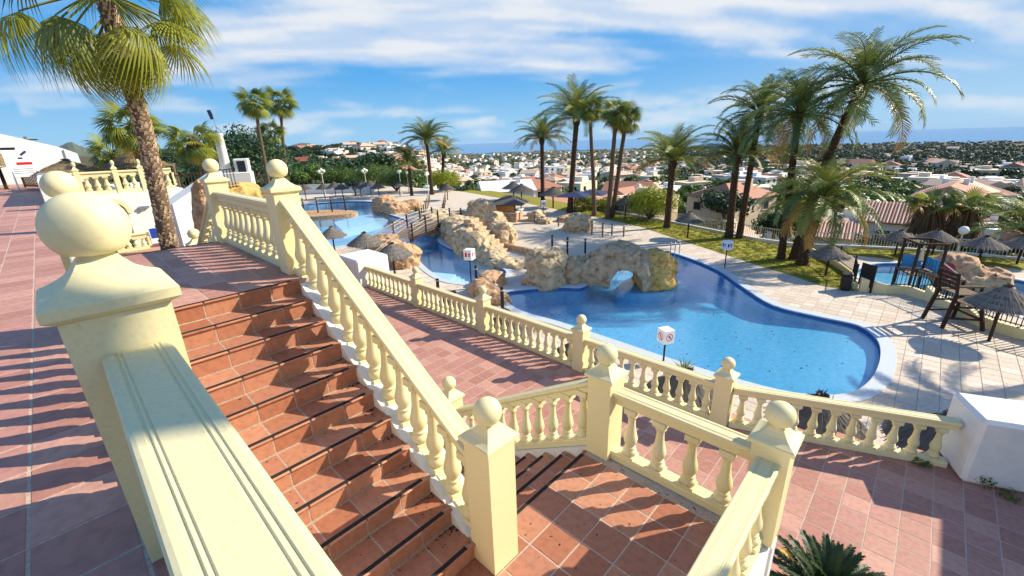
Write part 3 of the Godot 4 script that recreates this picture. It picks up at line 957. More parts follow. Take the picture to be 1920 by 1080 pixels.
func rock(label: String, blobs: Array, m: Material, sd: int, cell: float, rough := 0.35, group := "", hole := [], foot := -99.0):
	# blobs: [centre, radii]
	var lo := Vector3.INF
	var hi := -Vector3.INF
	for b in blobs:
		lo = lo.min(b[0] - b[1] * 1.35)
		hi = hi.max(b[0] + b[1] * 1.35)
	var n1 := FastNoiseLite.new()
	n1.seed = sd
	n1.frequency = 0.55
	n1.fractal_octaves = 5
	n1.fractal_type = FastNoiseLite.FRACTAL_RIDGED
	var n2 := FastNoiseLite.new()
	n2.seed = sd + 50
	n2.frequency = 1.7
	n2.fractal_octaves = 4
	var n3 := FastNoiseLite.new()
	n3.seed = sd + 90
	n3.noise_type = FastNoiseLite.TYPE_CELLULAR
	n3.cellular_return_type = FastNoiseLite.RETURN_DISTANCE2_SUB
	n3.frequency = 0.75
	n3.fractal_type = FastNoiseLite.FRACTAL_NONE
	var f := func(p: Vector3) -> float:
		var d := 1e9
		for b in blobs:
			var q: Vector3 = (p - b[0]) / b[1]
			var l := pow(pow(absf(q.x), 2.6) + pow(absf(q.y), 2.6) + pow(absf(q.z), 2.6), 1.0 / 2.6)
			var e: float = (l - 1.0) * minf(b[1].x, minf(b[1].y, b[1].z))
			var k := 0.35
			var t := clampf(0.5 + 0.5 * (d - e) / k, 0.0, 1.0)
			d = lerpf(d, e, t) - k * t * (1.0 - t) if d < 1e8 else e
		var w := p + Vector3(n2.get_noise_3dv(p * 0.4), n2.get_noise_3dv(p * 0.4 + Vector3(9, 3, 1)), n2.get_noise_3dv(p * 0.4 - Vector3(4, 7, 2))) * 0.6
		d -= n1.get_noise_3dv(p * Vector3(1, 1.6, 1)) * rough * 0.42 + n2.get_noise_3dv(p) * rough * 0.16
		# beds that weather back in steps, and cracks between blocks
		var bed := w.y * 1.9 + n2.get_noise_3dv(w * 0.3) * 0.8
		d += rough * 0.22 * pow(absf(2.0 * (bed - floor(bed)) - 1.0), 5.0)
		d += rough * 0.34 * pow(clampf(-n3.get_noise_3dv(w), 0.0, 1.0), 8.0)
		if hole.size():
			var a: Vector3 = hole[0]
			var ab: Vector3 = hole[1] - a
			var t2 := clampf((p - a).dot(ab) / ab.length_squared(), 0.0, 1.0)
			var r := (p - a - ab * t2)
			d = maxf(d, hole[2] - Vector3(r.x, r.y * 0.75, r.z).length() + n2.get_noise_3dv(p * 0.8) * 0.15)
		return maxf(d, foot - p.y)
	var c: Vector3 = blobs[0][0]
	c.y = DECK
	var t := thing("boulder", label, "rock", c, 0.0, group)
	var mesh := surface_nets(lo - c, hi - c, cell, func(p: Vector3) -> float: return f.call(p + c))
	part("stone", mesh, m, t)
	return t
func stake(label: String, at: Vector3, h: float, group: String, r := 0.07, m: Material = null):
	var t := thing("rope_post", label, "post", at, 0.0, group)
	var k := "stake%.2f" % h
	if not cache.has(k):
		var st := begin()
		lathe(st, [Vector2(0, 0), Vector2(r, 0), Vector2(r, h - 0.02), Vector2(r - 0.02, h), Vector2(0, h)], 10)
		cache[k] = st.commit()
	part("shaft", cache[k], m if m else M.wood, t)
	if not cache.has("stakeband"):
		var s2 := begin()
		lathe(s2, [Vector2(r + 0.001, 0), Vector2(r + 0.012, 0.01), Vector2(r + 0.012, 0.04), Vector2(r + 0.001, 0.05)], 10)
		cache.stakeband = s2.commit()
	part("rope_band", cache.stakeband, M.rope, t, Vector3(0, h * 0.82, 0))
	return t
func rope(label: String, a: Vector3, b: Vector3, sag: float, r := 0.018):
	var t := thing("rope", label, "rope", a, 0.0, "ropes strung between posts")
	var pts := []
	var rad := []
	for i in 7:
		var u := i / 6.0
		pts.append((b - a) * u + Vector3.DOWN * sag * 4.0 * u * (1.0 - u))
		rad.append(r)
	part("strand", tube_mesh(pts, rad, 5), M.rope, t)
# a rope net hung between a top line and a bottom line
func net(label: String, a: Vector3, b: Vector3, a2: Vector3, b2: Vector3, step: float):
	var t := thing("rope_net", label, "net", a2)
	var o := a2
	var st := begin()
	var n := int(a.distance_to(b) / step)
	for i in n + 1:
		var u := float(i) / n
		tube(st, [a.lerp(b, u) - o, a2.lerp(b2, u) - o], [0.011, 0.011], 4, false)
	for k in 6:
		var u := k / 5.0
		tube(st, [a.lerp(a2, u) - o, b.lerp(b2, u) - o], [0.012 if k else 0.03, 0.012 if k else 0.03], 4, false)
	part("mesh", st.commit(), M.net, t)

func umbrella_parts() -> Dictionary:
	if cache.has("umb"): return cache.umb
	var d := {}
	var r := RandomNumberGenerator.new()
	r.seed = 77
	var st := begin()
	lathe(st, [Vector2(1.00, 1.52), Vector2(0.74, 1.72), Vector2(0.46, 1.95), Vector2(0.2, 2.15), Vector2(0.0, 2.26)], 24)
	lathe(st, [Vector2(0.0, 2.20), Vector2(0.96, 1.50), Vector2(1.00, 1.52)], 24)
	d.cone = st.commit()
	st = begin()
	for ring in [[1.0, 1.53, 150, 0.30], [0.78, 1.70, 130, 0.36], [0.55, 1.89, 100, 0.34], [0.32, 2.07, 70, 0.32]]:
		for i in ring[2]:
			var a: float = TAU * i / ring[2] + r.randf_range(-0.03, 0.03)
			var o := Vector3(cos(a), 0, sin(a))
			var s := Vector3(-sin(a), 0, cos(a)) * r.randf_range(0.012, 0.026)
			var base: Vector3 = o * (ring[0] - 0.20) + Vector3.UP * (ring[1] + 0.165 + r.randf_range(0.0, 0.03))
			var tip: Vector3 = o * (ring[0] + r.randf_range(0.0, 0.10)) + Vector3.UP * (ring[1] - r.randf_range(0.02, 0.13))
			var nn := (o + Vector3.UP * 1.1).normalized()
			quad(st, base - s, base + s, tip + s * 0.6, tip - s * 0.6, nn)
	d.canopy = st.commit()
	st = begin()
	for i in 40:
		var a := r.randf() * TAU
		var o := Vector3(cos(a), 0, sin(a))
		var s := Vector3(-sin(a), 0, cos(a)) * 0.018
		quad(st, Vector3.UP * 2.2 - s, Vector3.UP * 2.2 + s, o * r.randf_range(0.05, 0.2) + Vector3.UP * r.randf_range(2.26, 2.42) + s, o * 0.1 + Vector3.UP * 2.34 - s, o)
	d.tuft = st.commit()
	d.pole = tube_mesh([Vector3(0, 0, 0), Vector3(0, 2.2, 0)], [0.055, 0.05], 8)
	st = begin()
	for i in 4:
		var a := TAU * i / 4
		tube(st, [Vector3(0, 1.35, 0), Vector3(cos(a) * 0.8, 1.62, sin(a) * 0.8)], [0.02, 0.02], 5)
	d.strut = st.commit()
	cache.umb = d
	return d
func umbrella(label: String, at: Vector3, size := 1.0, tall := 1.0, dark := false, group := "thatched parasols round the pools"):
	var t := thing("thatched_parasol", label, "parasol", at, rng.randf() * TAU, group)
	var d := umbrella_parts()
	var b := Basis.from_scale(Vector3(size, tall, size))
	part("pole", d.pole, M.wood, t, Vector3.ZERO, b)
	part("struts", d.strut, M.wood, t, Vector3.ZERO, b)
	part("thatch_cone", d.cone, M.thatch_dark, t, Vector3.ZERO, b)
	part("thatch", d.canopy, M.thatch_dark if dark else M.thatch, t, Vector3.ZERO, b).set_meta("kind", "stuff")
	part("tuft", d.tuft, M.thatch_dark, t, Vector3.ZERO, b)
	return t
func sign_box(label: String, at: Vector3, h: float, mark: String, turn := 0.0, s := 0.36):
	var t := thing("pool_sign", label, "sign", at, turn, "white box signs on poles")
	part("pole", tube_mesh([Vector3.ZERO, Vector3(0, h - s * 1.2, 0)], [0.035, 0.035], 8), M.black, t)
	var b := part("box", box_mesh(Vector3(s, s * 1.2, s), 0.012), M.sign_white, t, Vector3(0, h - s * 0.6, 0))
	for k in 4:
		var bs := Basis(Vector3.UP, k * PI / 2)
		var at2 := bs * Vector3(0, 0, s / 2 + 0.003)
		if mark == "ban":
			var st := begin()
			for i in 24:
				var a := TAU * i / 24
				var c := TAU * (i + 1) / 24
				quad(st, Vector3(cos(a), sin(a), 0) * s * 0.27, Vector3(cos(c), sin(c), 0) * s * 0.27, Vector3(cos(c), sin(c), 0) * s * 0.33, Vector3(cos(a), sin(a), 0) * s * 0.33, Vector3.BACK)
			quad(st, Vector3(-0.21, 0.17, 0) * s, Vector3(-0.17, 0.21, 0) * s, Vector3(0.21, -0.17, 0) * s, Vector3(0.17, -0.21, 0) * s, Vector3.BACK)
			part("ban_ring", st.commit(), M.red, b, at2, bs)
			st = begin()
			lathe(st, ball_profile(0.04 * s, 0.0, 6), 8, Vector3(-0.02, 0.12, 0) * s)
			quad(st, Vector3(-0.10, 0.06, 0.001) * s, Vector3(0.06, 0.08, 0.001) * s, Vector3(0.14, -0.12, 0.001) * s, Vector3(0.06, -0.13, 0.001) * s, Vector3.BACK)
			part("figure", st.commit(), M.black, b, at2, bs * Basis.from_scale(Vector3(1, 1, 0.1)))
		else:
			part("pictogram", boxes([[Vector3(-0.20, 0.03, 0) * s, Vector3(0.26, 0.5, 0.008) * s, 0.0], [Vector3(0.20, 0.10, 0) * s, Vector3(0.26, 0.22, 0.008) * s, 0.0], [Vector3(0.18, -0.14, 0) * s, Vector3(0.16, 0.16, 0.008) * s, 0.0]]), M.blue if mark == "blue" else M.red, b, at2, bs)
	return t

func build_pools():
	outlines()
	# ----- paved deck
	var edge := [[8.6, 14.0], [20.0, 14.0], [23.0, 8.0], [24.9, 3.8], [25.8, 2.5], [27.7, 1.3], [28.9, 0.2]]
	var outer := pv(edge + lawn_edge + [[50.0, -84.0], [8.6, -84.0]])
	var holes := [main_pool, upper_pool]
	var deck := structure("pool_deck")
	var st := begin()
	for p in cut_cells(outer, holes, 4.0, 0.0).bits: plate(st, p, DECK, DECK - 0.014, false)
	part("bedding", st.commit(), M.grout_dark, deck)
	var near_part: PackedVector2Array = Geometry2D.intersect_polygons(outer, pv([[8.6, 14], [52, 14], [52, -50], [8.6, -50]]))[0]
	var cells := cut_cells(near_part, holes, 0.5, 0.014)
	var mesh := tile_mesh(Vector3(0.486, 0.03, 0.486))
	var order := []
	var aim := Vector2(19, 2.5)
	for c in cells.whole: order.append([c.distance_squared_to(aim), c])
	order.sort_custom(func(a, b): return a[0] < b[0])
	var rest := [[], [], [], [], []]
	for i in order.size():
		var c: Vector2 = order[i][1]
		var k := rng.randi() % 5
		var tf := Transform3D(Basis(Vector3.UP, (rng.randi() % 4) * PI / 2), Vector3(c.x, DECK - 0.015 + rng.randf_range(-0.002, 0.002), c.y))
		if i < 300: part("paver", mesh, M.paver[k], deck, tf.origin, tf.basis)
		else: rest[k].append(tf)
	for k in 5: many("far_pavers", mesh, M.paver[k], deck, rest[k])
	st = begin()
	for p in cells.bits: plate(st, p, DECK - 0.02, DECK, true)
	var cutp := part("cut_pavers", st.commit(), M.paver[1], deck)
	cutp.set_meta("kind", "stuff")
	var far: PackedVector2Array = Geometry2D.intersect_polygons(outer, pv([[8.6, -50.0], [52, -50.0], [52, -84], [8.6, -84]]))[0]
	st = begin()
	for p in cut_cells(far, holes, 4.0, 0.0).bits: plate(st, p, DECK - 0.02, DECK, false)
	part("far_paving", st.commit(), M.paver[0], deck)
	# ----- pools
	pool("main_pool", main_pool, -7.45, 0.42, "", "", DECK, 0.85)
	pool("upper_pool", upper_pool, -7.6, 0.38, "", "")
	var up := structure("submerged_ledge")
	st = begin()
	plate(st, pv([[22.2, -50.6], [28.4, -53.0], [27.0, -46.5], [20.4, -44.6]]), -7.6, -6.74)
	part("ledge", st.commit(), M.pool_pale, up)
	# blue tiled footing of the boulders that stand in the water
	var foot := structure("rock_footing")
	st = begin()
	plate(st, smooth_poly(pv([[20.9, -11.9], [21.0, -10.6], [22.3, -9.5], [23.8, -9.7], [24.3, -11.0], [23.6, -12.3], [22.2, -12.3]]), 4), -7.6, -6.545)
	part("footing", st.commit(), M.pool, foot)
	# steps into the channel
	var cs := structure("channel_steps")
	for k in 4:
		st = begin()
		plate(st, pv([[15.5 - k * 0.0, -23.2], [16.3 + k * 0.45, -24.2], [17.2 + k * 0.35, -21.8], [15.6, -20.9]]), -7.6, -6.60 - k * 0.25)
		part("pool_step", st.commit(), M.pool_pale, cs)
	# ----- island in the upper pool, with rope posts
	var isl := structure("pool_island")
	st = begin()
	plate(st, smooth_poly(pv([[19.5, -58.6], [23.2, -60.0], [26.4, -55.6], [26.0, -52.0], [22.4, -53.2], [19.6, -55.6]]), 4), -7.6, -6.25)
	part("slab", st.commit(), M.rock_pink, isl)
	var ip := [[21.5, -56.9], [23.0, -56.4], [24.5, -55.6], [26.0, -54.9]]
	var which := ["first", "second", "third", "fourth"]
	for i in 4: stake("dark post on the upper pool island, %s from the stairs" % which[i], Vector3(ip[i][0], -6.26, ip[i][1]), 2.0, "posts on the pool island", 0.09)
	# ----- sand play ground and its kerb
	var sand := structure("sand_beach")
	st = begin()
	plate(st, smooth_poly(pv([[20.6, -18.6], [21.4, -21.6], [22.6, -24.6], [25.6, -28.2], [29.5, -31.4], [33.5, -32.2], [36.8, -28.4], [35.0, -22.8], [32.4, -19.4], [29.6, -16.4], [26.0, -15.3], [22.8, -15.7], [20.4, -16.4]]), 4), DECK - 0.3, DECK + 0.12)
	part("sand", st.commit(), M.sand, sand)
	var kerb := thing("kerb_wall", "low brown kerb along the sand below the rock steps", "kerb", Vector3(23.4, DECK, -22.0))
	part("edge", boxes([[Vector3(0, 0.25, 0), Vector3(0.25, 0.55, 3.6), 0.04, Basis(Vector3.UP, -0.15)]]), M.rock_pink, kerb)
	# ----- rocks
	var gr := "sandstone boulders round the pools"
	rock("rounded pitted boulder on the pool edge left of the arch", [[Vector3(19.5, -5.55, -15.9), Vector3(1.25, 1.15, 1.2)], [Vector3(19.4, -6.6, -15.8), Vector3(1.4, 1.0, 1.3)]], M.rock, 3, 0.08, 0.5, gr, [], -6.56)
	rock("large grey boulder with an archway over the pool water", [[Vector3(21.9, -5.8, -12.3), Vector3(1.35, 1.5, 2.05)], [Vector3(21.3, -6.5, -14.0), Vector3(1.1, 1.4, 1.0)], [Vector3(22.4, -5.15, -12.7), Vector3(1.1, 1.0, 1.1)]], M.rock_grey, 8, 0.085, 0.34, gr, [Vector3(17.5, -6.55, -8.6), Vector3(26.0, -6.25, -15.4), 0.86], -6.56)
	rock("yellow boulder standing in the water right of the arch", [[Vector3(23.0, -5.75, -10.7), Vector3(1.1, 1.3, 1.1)], [Vector3(22.9, -6.6, -10.5), Vector3(1.0, 1.0, 1.0)]], M.rock_yellow, 15, 0.08, 0.45, gr, [], -6.56)
	rock("low dark boulder between the arch and the pitted boulder", [[Vector3(20.5, -6.1, -14.7), Vector3(0.9, 1.1, 0.8)]], M.rock_grey, 18, 0.11, 0.4, gr, [], -6.56)
	rock("boulder lying on the sand before the rope posts", [[Vector3(32.6, -5.9, -22.8), Vector3(1.3, 1.1, 1.2)]], M.rock, 21, 0.1, 0.5, gr)
	rock("tall boulder on the ledge beside the thatched hut", [[Vector3(29.2, -5.3, -32.2), Vector3(1.5, 1.6, 1.4)], [Vector3(27.8, -5.8, -33.8), Vector3(1.3, 1.0, 1.2)]], M.rock, 24, 0.11, 0.5, gr)
	rock("boulder at the foot of the rock steps above the sand", [[Vector3(24.8, -5.7, -24.8), Vector3(0.95, 1.2, 1.0)], [Vector3(25.4, -5.4, -26.3), Vector3(0.95, 1.35, 0.9)]], M.rock, 27, 0.1, 0.5, gr)
	rock("long rock ledge walling the channel under the bridge end", [[Vector3(25.2, -5.7, -34.2), Vector3(1.9, 1.3, 1.6)], [Vector3(24.8, -5.9, -30.4), Vector3(1.6, 1.35, 1.8)], [Vector3(23.2, -6.0, -27.8), Vector3(1.4, 1.3, 1.8)], [Vector3(21.5, -5.9, -25.3), Vector3(0.9, 1.3, 1.8)], [Vector3(21.1, -6.4, -22.8), Vector3(0.8, 0.8, 1.6)], [Vector3(20.6, -6.6, -20.3), Vector3(0.9, 0.6, 1.6)]], M.rock, 30, 0.125, 0.4, gr)
	rock("heaped rocks under the bridge ramp behind the parasol", [[Vector3(16.0, -5.95, -25.9), Vector3(1.1, 1.05, 1.0)], [Vector3(16.6, -6.2, -27.8), Vector3(1.1, 0.9, 1.1)], [Vector3(17.0, -6.1, -30.0), Vector3(1.3, 0.9, 1.3)], [Vector3(18.4, -6.1, -32.2), Vector3(1.0, 0.7, 1.2)]], M.rock_pink, 33, 0.11, 0.45, gr)
	rock("twin boulders on the far shore of the upper pool", [[Vector3(30.2, -5.9, -52.2), Vector3(1.6, 1.4, 1.5)], [Vector3(29.6, -6.1, -48.8), Vector3(1.5, 1.1, 1.5)], [Vector3(32.6, -6.2, -49.6), Vector3(1.5, 1.0, 1.4)]], M.rock_pink, 36, 0.22, 0.5, gr)
	rock("low rubble bank between the net posts by the channel", [[Vector3(15.4, -6.35, -17.2), Vector3(0.8, 0.75, 0.9)], [Vector3(14.9, -6.4, -15.9), Vector3(0.7, 0.6, 0.9)], [Vector3(16.8, -6.3, -17.9), Vector3(0.8, 0.75, 0.7)]], M.rock_pink, 39, 0.11, 0.4, gr)
	rock("small boulder beside the hut wall", [[Vector3(34.6, -6.0, -29.6), Vector3(1.0, 0.8, 0.9)], [Vector3(33.8, -6.2, -27.8), Vector3(0.7, 0.5, 0.8)]], M.rock, 42, 0.13, 0.4, gr)
	rock("flat boulder under the rope posts on the far sand", [[Vector3(36.2, -6.2, -26.6), Vector3(1.2, 0.6, 1.0)]], M.rock_pink, 45, 0.14, 0.4, gr)
	# stone steps from the ledge down to the sand
	var steps := thing("rock_steps", "pale stone steps climbing the rock ledge above the channel", "steps", Vector3(23.0, DECK, -25.0))
	for k in 8:
		var u := k / 7.0
		part("step", rounded_block(Vector3(1.3, 0.5, 0.75), 0.05), M.rock, steps, Vector3(lerpf(22.5, 23.5, u), lerpf(-6.35, -4.55, u), lerpf(-22.9, -27.2, u)) - steps.position, Basis(Vector3.UP, 0.26))
	# ----- rope posts round the sand
	var gs := "dark rope posts round the sand"
	var sp := [[24.8, -19.7, 1.3, "thin post at the sand edge left of the arch boulder"], [24.4, -18.0, 1.4, "thick post at the sand edge above the pitted boulder"], [25.9, -17.5, 1.1, "post at the sand edge touching the arch boulder outline"], [33.5, -28.9, 1.15, "far post on the sand next to the hut rock"], [33.1, -25.5, 1.3, "far post on the sand behind the tallest date palm trunk"], [35.0, -25.6, 1.0, "far post on the sand left of the lying boulder"],
		[31.6, -20.7, 1.25, "first of four posts right of the lying boulder"], [31.4, -19.5, 1.25, "second of four posts right of the lying boulder"], [32.4, -19.2, 1.0, "third of four posts right of the lying boulder"], [33.0, -18.4, 0.9, "last of four posts right of the lying boulder"]]
	for s in sp: stake(s[3], Vector3(s[0], DECK + (0.12 if s[0] < 33 else 0.0), s[1]), s[2], gs, 0.075, M.wood if s[1] > -21.0 and s[0] < 27 else M.wood_grey)
	for k in [[6, 7], [7, 8], [8, 9], [3, 4], [4, 5]]:
		var a: Array = sp[k[0]]
		var b: Array = sp[k[1]]
		rope("rope between the %s and the next" % ["", "", "", "hut rock post", "palm trunk post", "", "first boulder post", "second boulder post", "third boulder post"][k[0]], Vector3(a[0], DECK + a[2] * 0.82, a[1]), Vector3(b[0], DECK + b[2] * 0.82, b[1]), 0.12)
	# ----- net across the channel mouth
	stake("black post of the channel net beside the white sign", Vector3(15.75, DECK, -18.1), 1.4, "posts of the channel net", 0.09, M.black)
	stake("black post of the channel net at the pool corner", Vector3(14.35, DECK, -14.6), 1.2, "posts of the channel net", 0.09, M.black)
	stake("short wooden post on the paving before the channel steps", Vector3(14.0, DECK, -19.5), 0.75, "posts of the channel net", 0.09)
	net("white net slung from the sign post to the pool corner", Vector3(15.75, DECK + 1.2, -18.1), Vector3(14.4, DECK + 1.0, -14.7), Vector3(16.2, DECK + 0.3, -17.6), Vector3(14.9, DECK + 0.2, -14.9), 0.22)
	# ----- signs
	sign_box("white sign with a red ban ring at the near pool edge", Vector3(14.35, DECK, -6.05), 1.35, "ban", -0.5, 0.44)
	sign_box("white sign with red marks beside the channel net", Vector3(15.55, DECK, -18.35), 2.35, "red", 0.4, 0.5)
	sign_box("white sign with blue marks on the far deck before the lawn", Vector3(28.5, DECK, -8.6), 1.75, "blue", -0.6, 0.46)
	sign_box("small white sign on the sand path behind the hut", Vector3(38.2, DECK, -31.6), 1.6, "blue", -0.6, 0.5)
	# ----- steel ladder at the far pool edge
	var lad := thing("pool_ladder", "steel handrails of a pool ladder at the far edge", "ladder", Vector3(30.1, DECK, -12.6), 0.45)
	for s in [-0.3, 0.0, 0.3]:
		var pts := []
		var rad := []
		for i in 9:
			var a := PI * i / 8
			pts.append(Vector3(cos(a) * 0.28 - 0.15, 0.62 + sin(a) * 0.25, s))
			rad.append(0.022)
		pts.push_front(Vector3(0.13, 0.0, s))
		rad.push_front(0.022)
		pts.append(Vector3(-0.43, -0.9, s))
		rad.append(0.022)
		part("handrail", tube_mesh(pts, rad, 6), M.metal, lad)
	# ----- bridge over the channel
	var A := Vector3(19.3, -5.7, -31.4)
	var B := Vector3(26.6, -5.45, -33.4)
	var br := thing("wooden_bridge", "arched wooden footbridge with rope rails over the channel", "bridge", Vector3(22.3, DECK, -32.3))
	var dir := (B - A).normalized()
	var side := Vector3(dir.z, 0, -dir.x).normalized() * -1.0
	var n := 34
	var bow := func(u: float) -> Vector3: return A.lerp(B, u) + Vector3.UP * 0.45 * 4.0 * u * (1.0 - u)
	for i in n:
		var u := (i + 0.5) / n
		var p: Vector3 = bow.call(u)
		var t2: Vector3 = (bow.call(u + 0.01) - bow.call(u - 0.01)).normalized()
		part("plank", box_mesh(Vector3(0.20, 0.05, 2.0), 0.008), M.wood_grey, br, p - br.position, Basis(t2, side.cross(t2).normalized() * -1.0 if side.cross(t2).y < 0 else side.cross(t2).normalized(), side))
	for s in [-1.0, 1.0]:
		st = begin()
		for i in 16:
			var a: Vector3 = bow.call(i / 16.0)
			var b: Vector3 = bow.call((i + 1) / 16.0)
			sweep(st, PackedVector2Array([Vector2(-0.06, -0.34), Vector2(0.06, -0.34), Vector2(0.06, -0.03), Vector2(-0.06, -0.03)]), a + side * 0.95 * s - br.position, b + side * 0.95 * s - br.position)
		part("beam", st.commit(), M.wood, br)
		for i in 5:
			var p: Vector3 = bow.call(0.03 + i * 0.235) + side * 1.03 * s
			part("rail_post", box_mesh(Vector3(0.13, 1.55, 0.13), 0.015), M.wood, br, p + Vector3.UP * 0.42 - br.position)
		for hgt in [0.45, 0.8, 1.08]:
			st = begin()
			var pts := []
			var rad := []
			for i in 17:
				pts.append(bow.call(i / 16.0) + side * 1.03 * s + Vector3.UP * (hgt - 0.05 * absf(sin(i * PI / 4.0))) - br.position)
				rad.append(0.02)
			tube(st, pts, rad, 5)
			part("rope_rail", st.commit(), M.rope, br)
	net("rope netting along the near side of the bridge", bow.call(0.03) + side * -1.03 + Vector3.UP * 1.05, bow.call(0.97) + side * -1.03 + Vector3.UP * 1.05, bow.call(0.03) + side * -1.03 + Vector3.UP * 0.1, bow.call(0.97) + side * -1.03 + Vector3.UP * 0.1, 0.14)
	net("rope netting along the far side of the bridge", bow.call(0.03) + side * 1.03 + Vector3.UP * 1.05, bow.call(0.97) + side * 1.03 + Vector3.UP * 1.05, bow.call(0.03) + side * 1.03 + Vector3.UP * 0.1, bow.call(0.97) + side * 1.03 + Vector3.UP * 0.1, 0.14)
	net("rope netting beside the ramp going down behind the parasols", A + Vector3(0, 1.1, 1.0), Vector3(14.9, -5.5, -28.0), A + Vector3(0, 0.05, 1.0), Vector3(15.2, -6.35, -28.2), 0.16)
	net("second rope netting on the far side of the ramp", A + Vector3(0, 1.1, -1.0), Vector3(13.6, -5.5, -30.4), A + Vector3(0, 0.05, -1.0), Vector3(13.9, -6.35, -30.4), 0.16)
	# posts of the path beyond the bridge
	for i in 7:
		for s in [0, 1]:
			var p := Vector3(27.8 + i * 1.9 - s * 1.6, DECK, -37.0 - i * 2.3 - s * 1.6)
			stake("pale post beside the path beyond the bridge, %s pair from the rocks, %s side" % [["first", "second", "third", "fourth", "fifth", "sixth", "seventh"][i], ["near", "far"][s]], p, 1.35, "posts of the path beyond the bridge", 0.08, M.wood_grey)
	# ----- hut
	var hut := thing("thatched_hut", "small orange bar hut with a dark thatched roof behind the rocks", "hut", Vector3(33.2, DECK, -32.2), 0.5)
	part("stone_base", boxes([[Vector3(0, 0.5, 0), Vector3(2.9, 1.0, 2.3), 0.05]]), M.rock_pink, hut)
	part("back_wall", boxes([[Vector3(0, 1.35, -0.9), Vector3(2.7, 0.9, 0.12), 0.02], [Vector3(-1.28, 1.35, 0), Vector3(0.12, 0.9, 1.9), 0.02]]), M.orange, hut)
	part("counter", boxes([[Vector3(0, 1.06, 0), Vector3(3.1, 0.1, 2.5), 0.02]]), M.white, hut)
	for k in [[-1.3, 1.0], [1.3, 1.0], [1.3, -1.0], [-1.3, -1.0]]: part("hut_post", tube_mesh([Vector3(k[0], 1.0, k[1]), Vector3(k[0], 2.0, k[1])], [0.06, 0.06], 8), M.wood, hut)
	st = begin()
	square_stack(st, [Vector2(1.9, 1.88), Vector2(1.92, 1.96), Vector2(0.35, 2.7), Vector2(0.0, 2.75)])
	part("thatch_roof", st.commit(), M.thatch_dark, hut)
	# ----- parasols
	umbrella("thatched parasol on the deck beside the channel steps", Vector3(13.8, DECK, -23.7), 1.25, 1.0)
	umbrella("thatched parasol in front of the bridge ramp", Vector3(14.5, DECK, -28.4), 1.25, 1.0)
	umbrella("thatched parasol by the upper pool, its top at the stair rail", Vector3(14.4, DECK, -33.4), 1.1, 0.95)
	umbrella("thatched parasol right of the lifeguard chair with its whole shadow", Vector3(24.1, DECK, 2.85), 1.05, 1.0)
	umbrella("thatched parasol on the lawn before the leaning palm trunks", Vector3(30.1, DECK, -3.5), 1.05, 0.82)
	umbrella("thatched parasol on the far lawn under the white house window", Vector3(38.0, DECK, -0.9), 1.05, 0.76)
	umbrella("thatched parasol beyond the kids pool fence near the round shrub", Vector3(39.4, DECK, 0.9), 1.05, 0.76)
	umbrella("thatched parasol right of the slide rock", Vector3(38.4, DECK, 3.0), 1.1, 0.76)
	umbrella("thatched parasol at the far right edge below the bushy palm", Vector3(39.6, DECK, 4.7), 1.1, 0.76)
	umbrella("thatched parasol on the lawn in front of the white garden walls", Vector3(35.5, DECK, -13.9), 1.1, 0.95)
	umbrella("thatched parasol behind the lawn under the round shrub", Vector3(41.2, DECK, -22.9), 1.2, 1.0, true)
	var nb := [[10.4, -10.4, "third"], [10.1, -7.0, "fourth"], [10.4, -3.7, "fifth"], [11.3, -0.9, "sixth"], [12.2, 1.3, "seventh"], [10.5, -13.6, "second"]]
	for b in nb: umbrella("dark thatched parasol close below the plaza, %s along the wall" % b[2], Vector3(b[0], DECK, b[1]), 1.05, 0.95, true, "dark parasols below the plaza wall")
	var fp := [[26.8, -73.4, "leftmost"], [29.0, -75.0, "second"], [31.1, -72.5, "third"], [33.7, -74.1, "fourth"], [32.6, -69.1, "fifth"], [35.9, -69.4, "sixth"], [38.6, -71.0, "seventh"], [36.4, -64.4, "eighth"], [40.0, -64.0, "ninth"]]
	for b in fp: umbrella("dark parasol on the far shore of the upper pool, %s of the row" % b[2], Vector3(b[0], DECK, b[1]), 1.2, 1.1, true, "dark parasols on the far pool shore")
	umbrella("dark parasol beyond the bridge before the pale path", Vector3(41.0, DECK, -52.6), 1.3, 1.05, true)
	for b in [[44.4, -40.6, "left of the thin palm"], [46.4, -44.0, "behind the thatched hut roof"], [43.0, -34.0, "right of the thin palm"]]: umbrella("wide dark parasol on the far lawn, %s" % b[2], Vector3(b[0], DECK, b[1]), 1.7, 1.1, true)
	# blue shade canopies behind the sand
	for b in [[41.2, -29.4, "behind the tallest date palm trunk"], [43.8, -28.8, "right of the tallest date palm trunk"]]:
		var cn := thing("shade_canopy", "flat dark blue shade canopy %s" % b[2], "canopy", Vector3(b[0], DECK, b[1]), 0.3, "blue shade canopies")
		st = begin()
		square_stack(st, [Vector2(1.7, 1.95), Vector2(1.72, 2.0), Vector2(0.1, 2.45), Vector2(0.0, 2.5)])
		part("cover", st.commit(), M.cloth_navy, cn)
		part("pole", tube_mesh([Vector3.ZERO, Vector3(0, 2.4, 0)], [0.05, 0.05], 8), M.black, cn)
	# ----- leaves lying on the pool floor
	var lf := structure("fallen_leaves")
	lf.set_meta("kind", "stuff")
	var places := []
	for i in 150:
		var p := Vector2(rng.randf_range(14.8, 23), rng.randf_range(-15, -1))
		if rng.randf() < 0.45: p = Vector2(rng.randfn(16.6, 0.9), rng.randfn(-13.6, 1.2))
		if not Geometry2D.is_point_in_polygon(p, main_pool): continue
		places.append(Transform3D(Basis(Vector3.UP, rng.randf() * TAU).scaled(Vector3(rng.randf_range(0.03, 0.12), 0.01, rng.randf_range(0.02, 0.06))), Vector3(p.x, lerpf(-7.45, DECK - 0.22, 0.85 * smoothstep(-9.0, -0.5, p.y)) + 0.012, p.y)))
	many("leaves", box_mesh(Vector3.ONE, 0.0), M.dirt, lf, places)
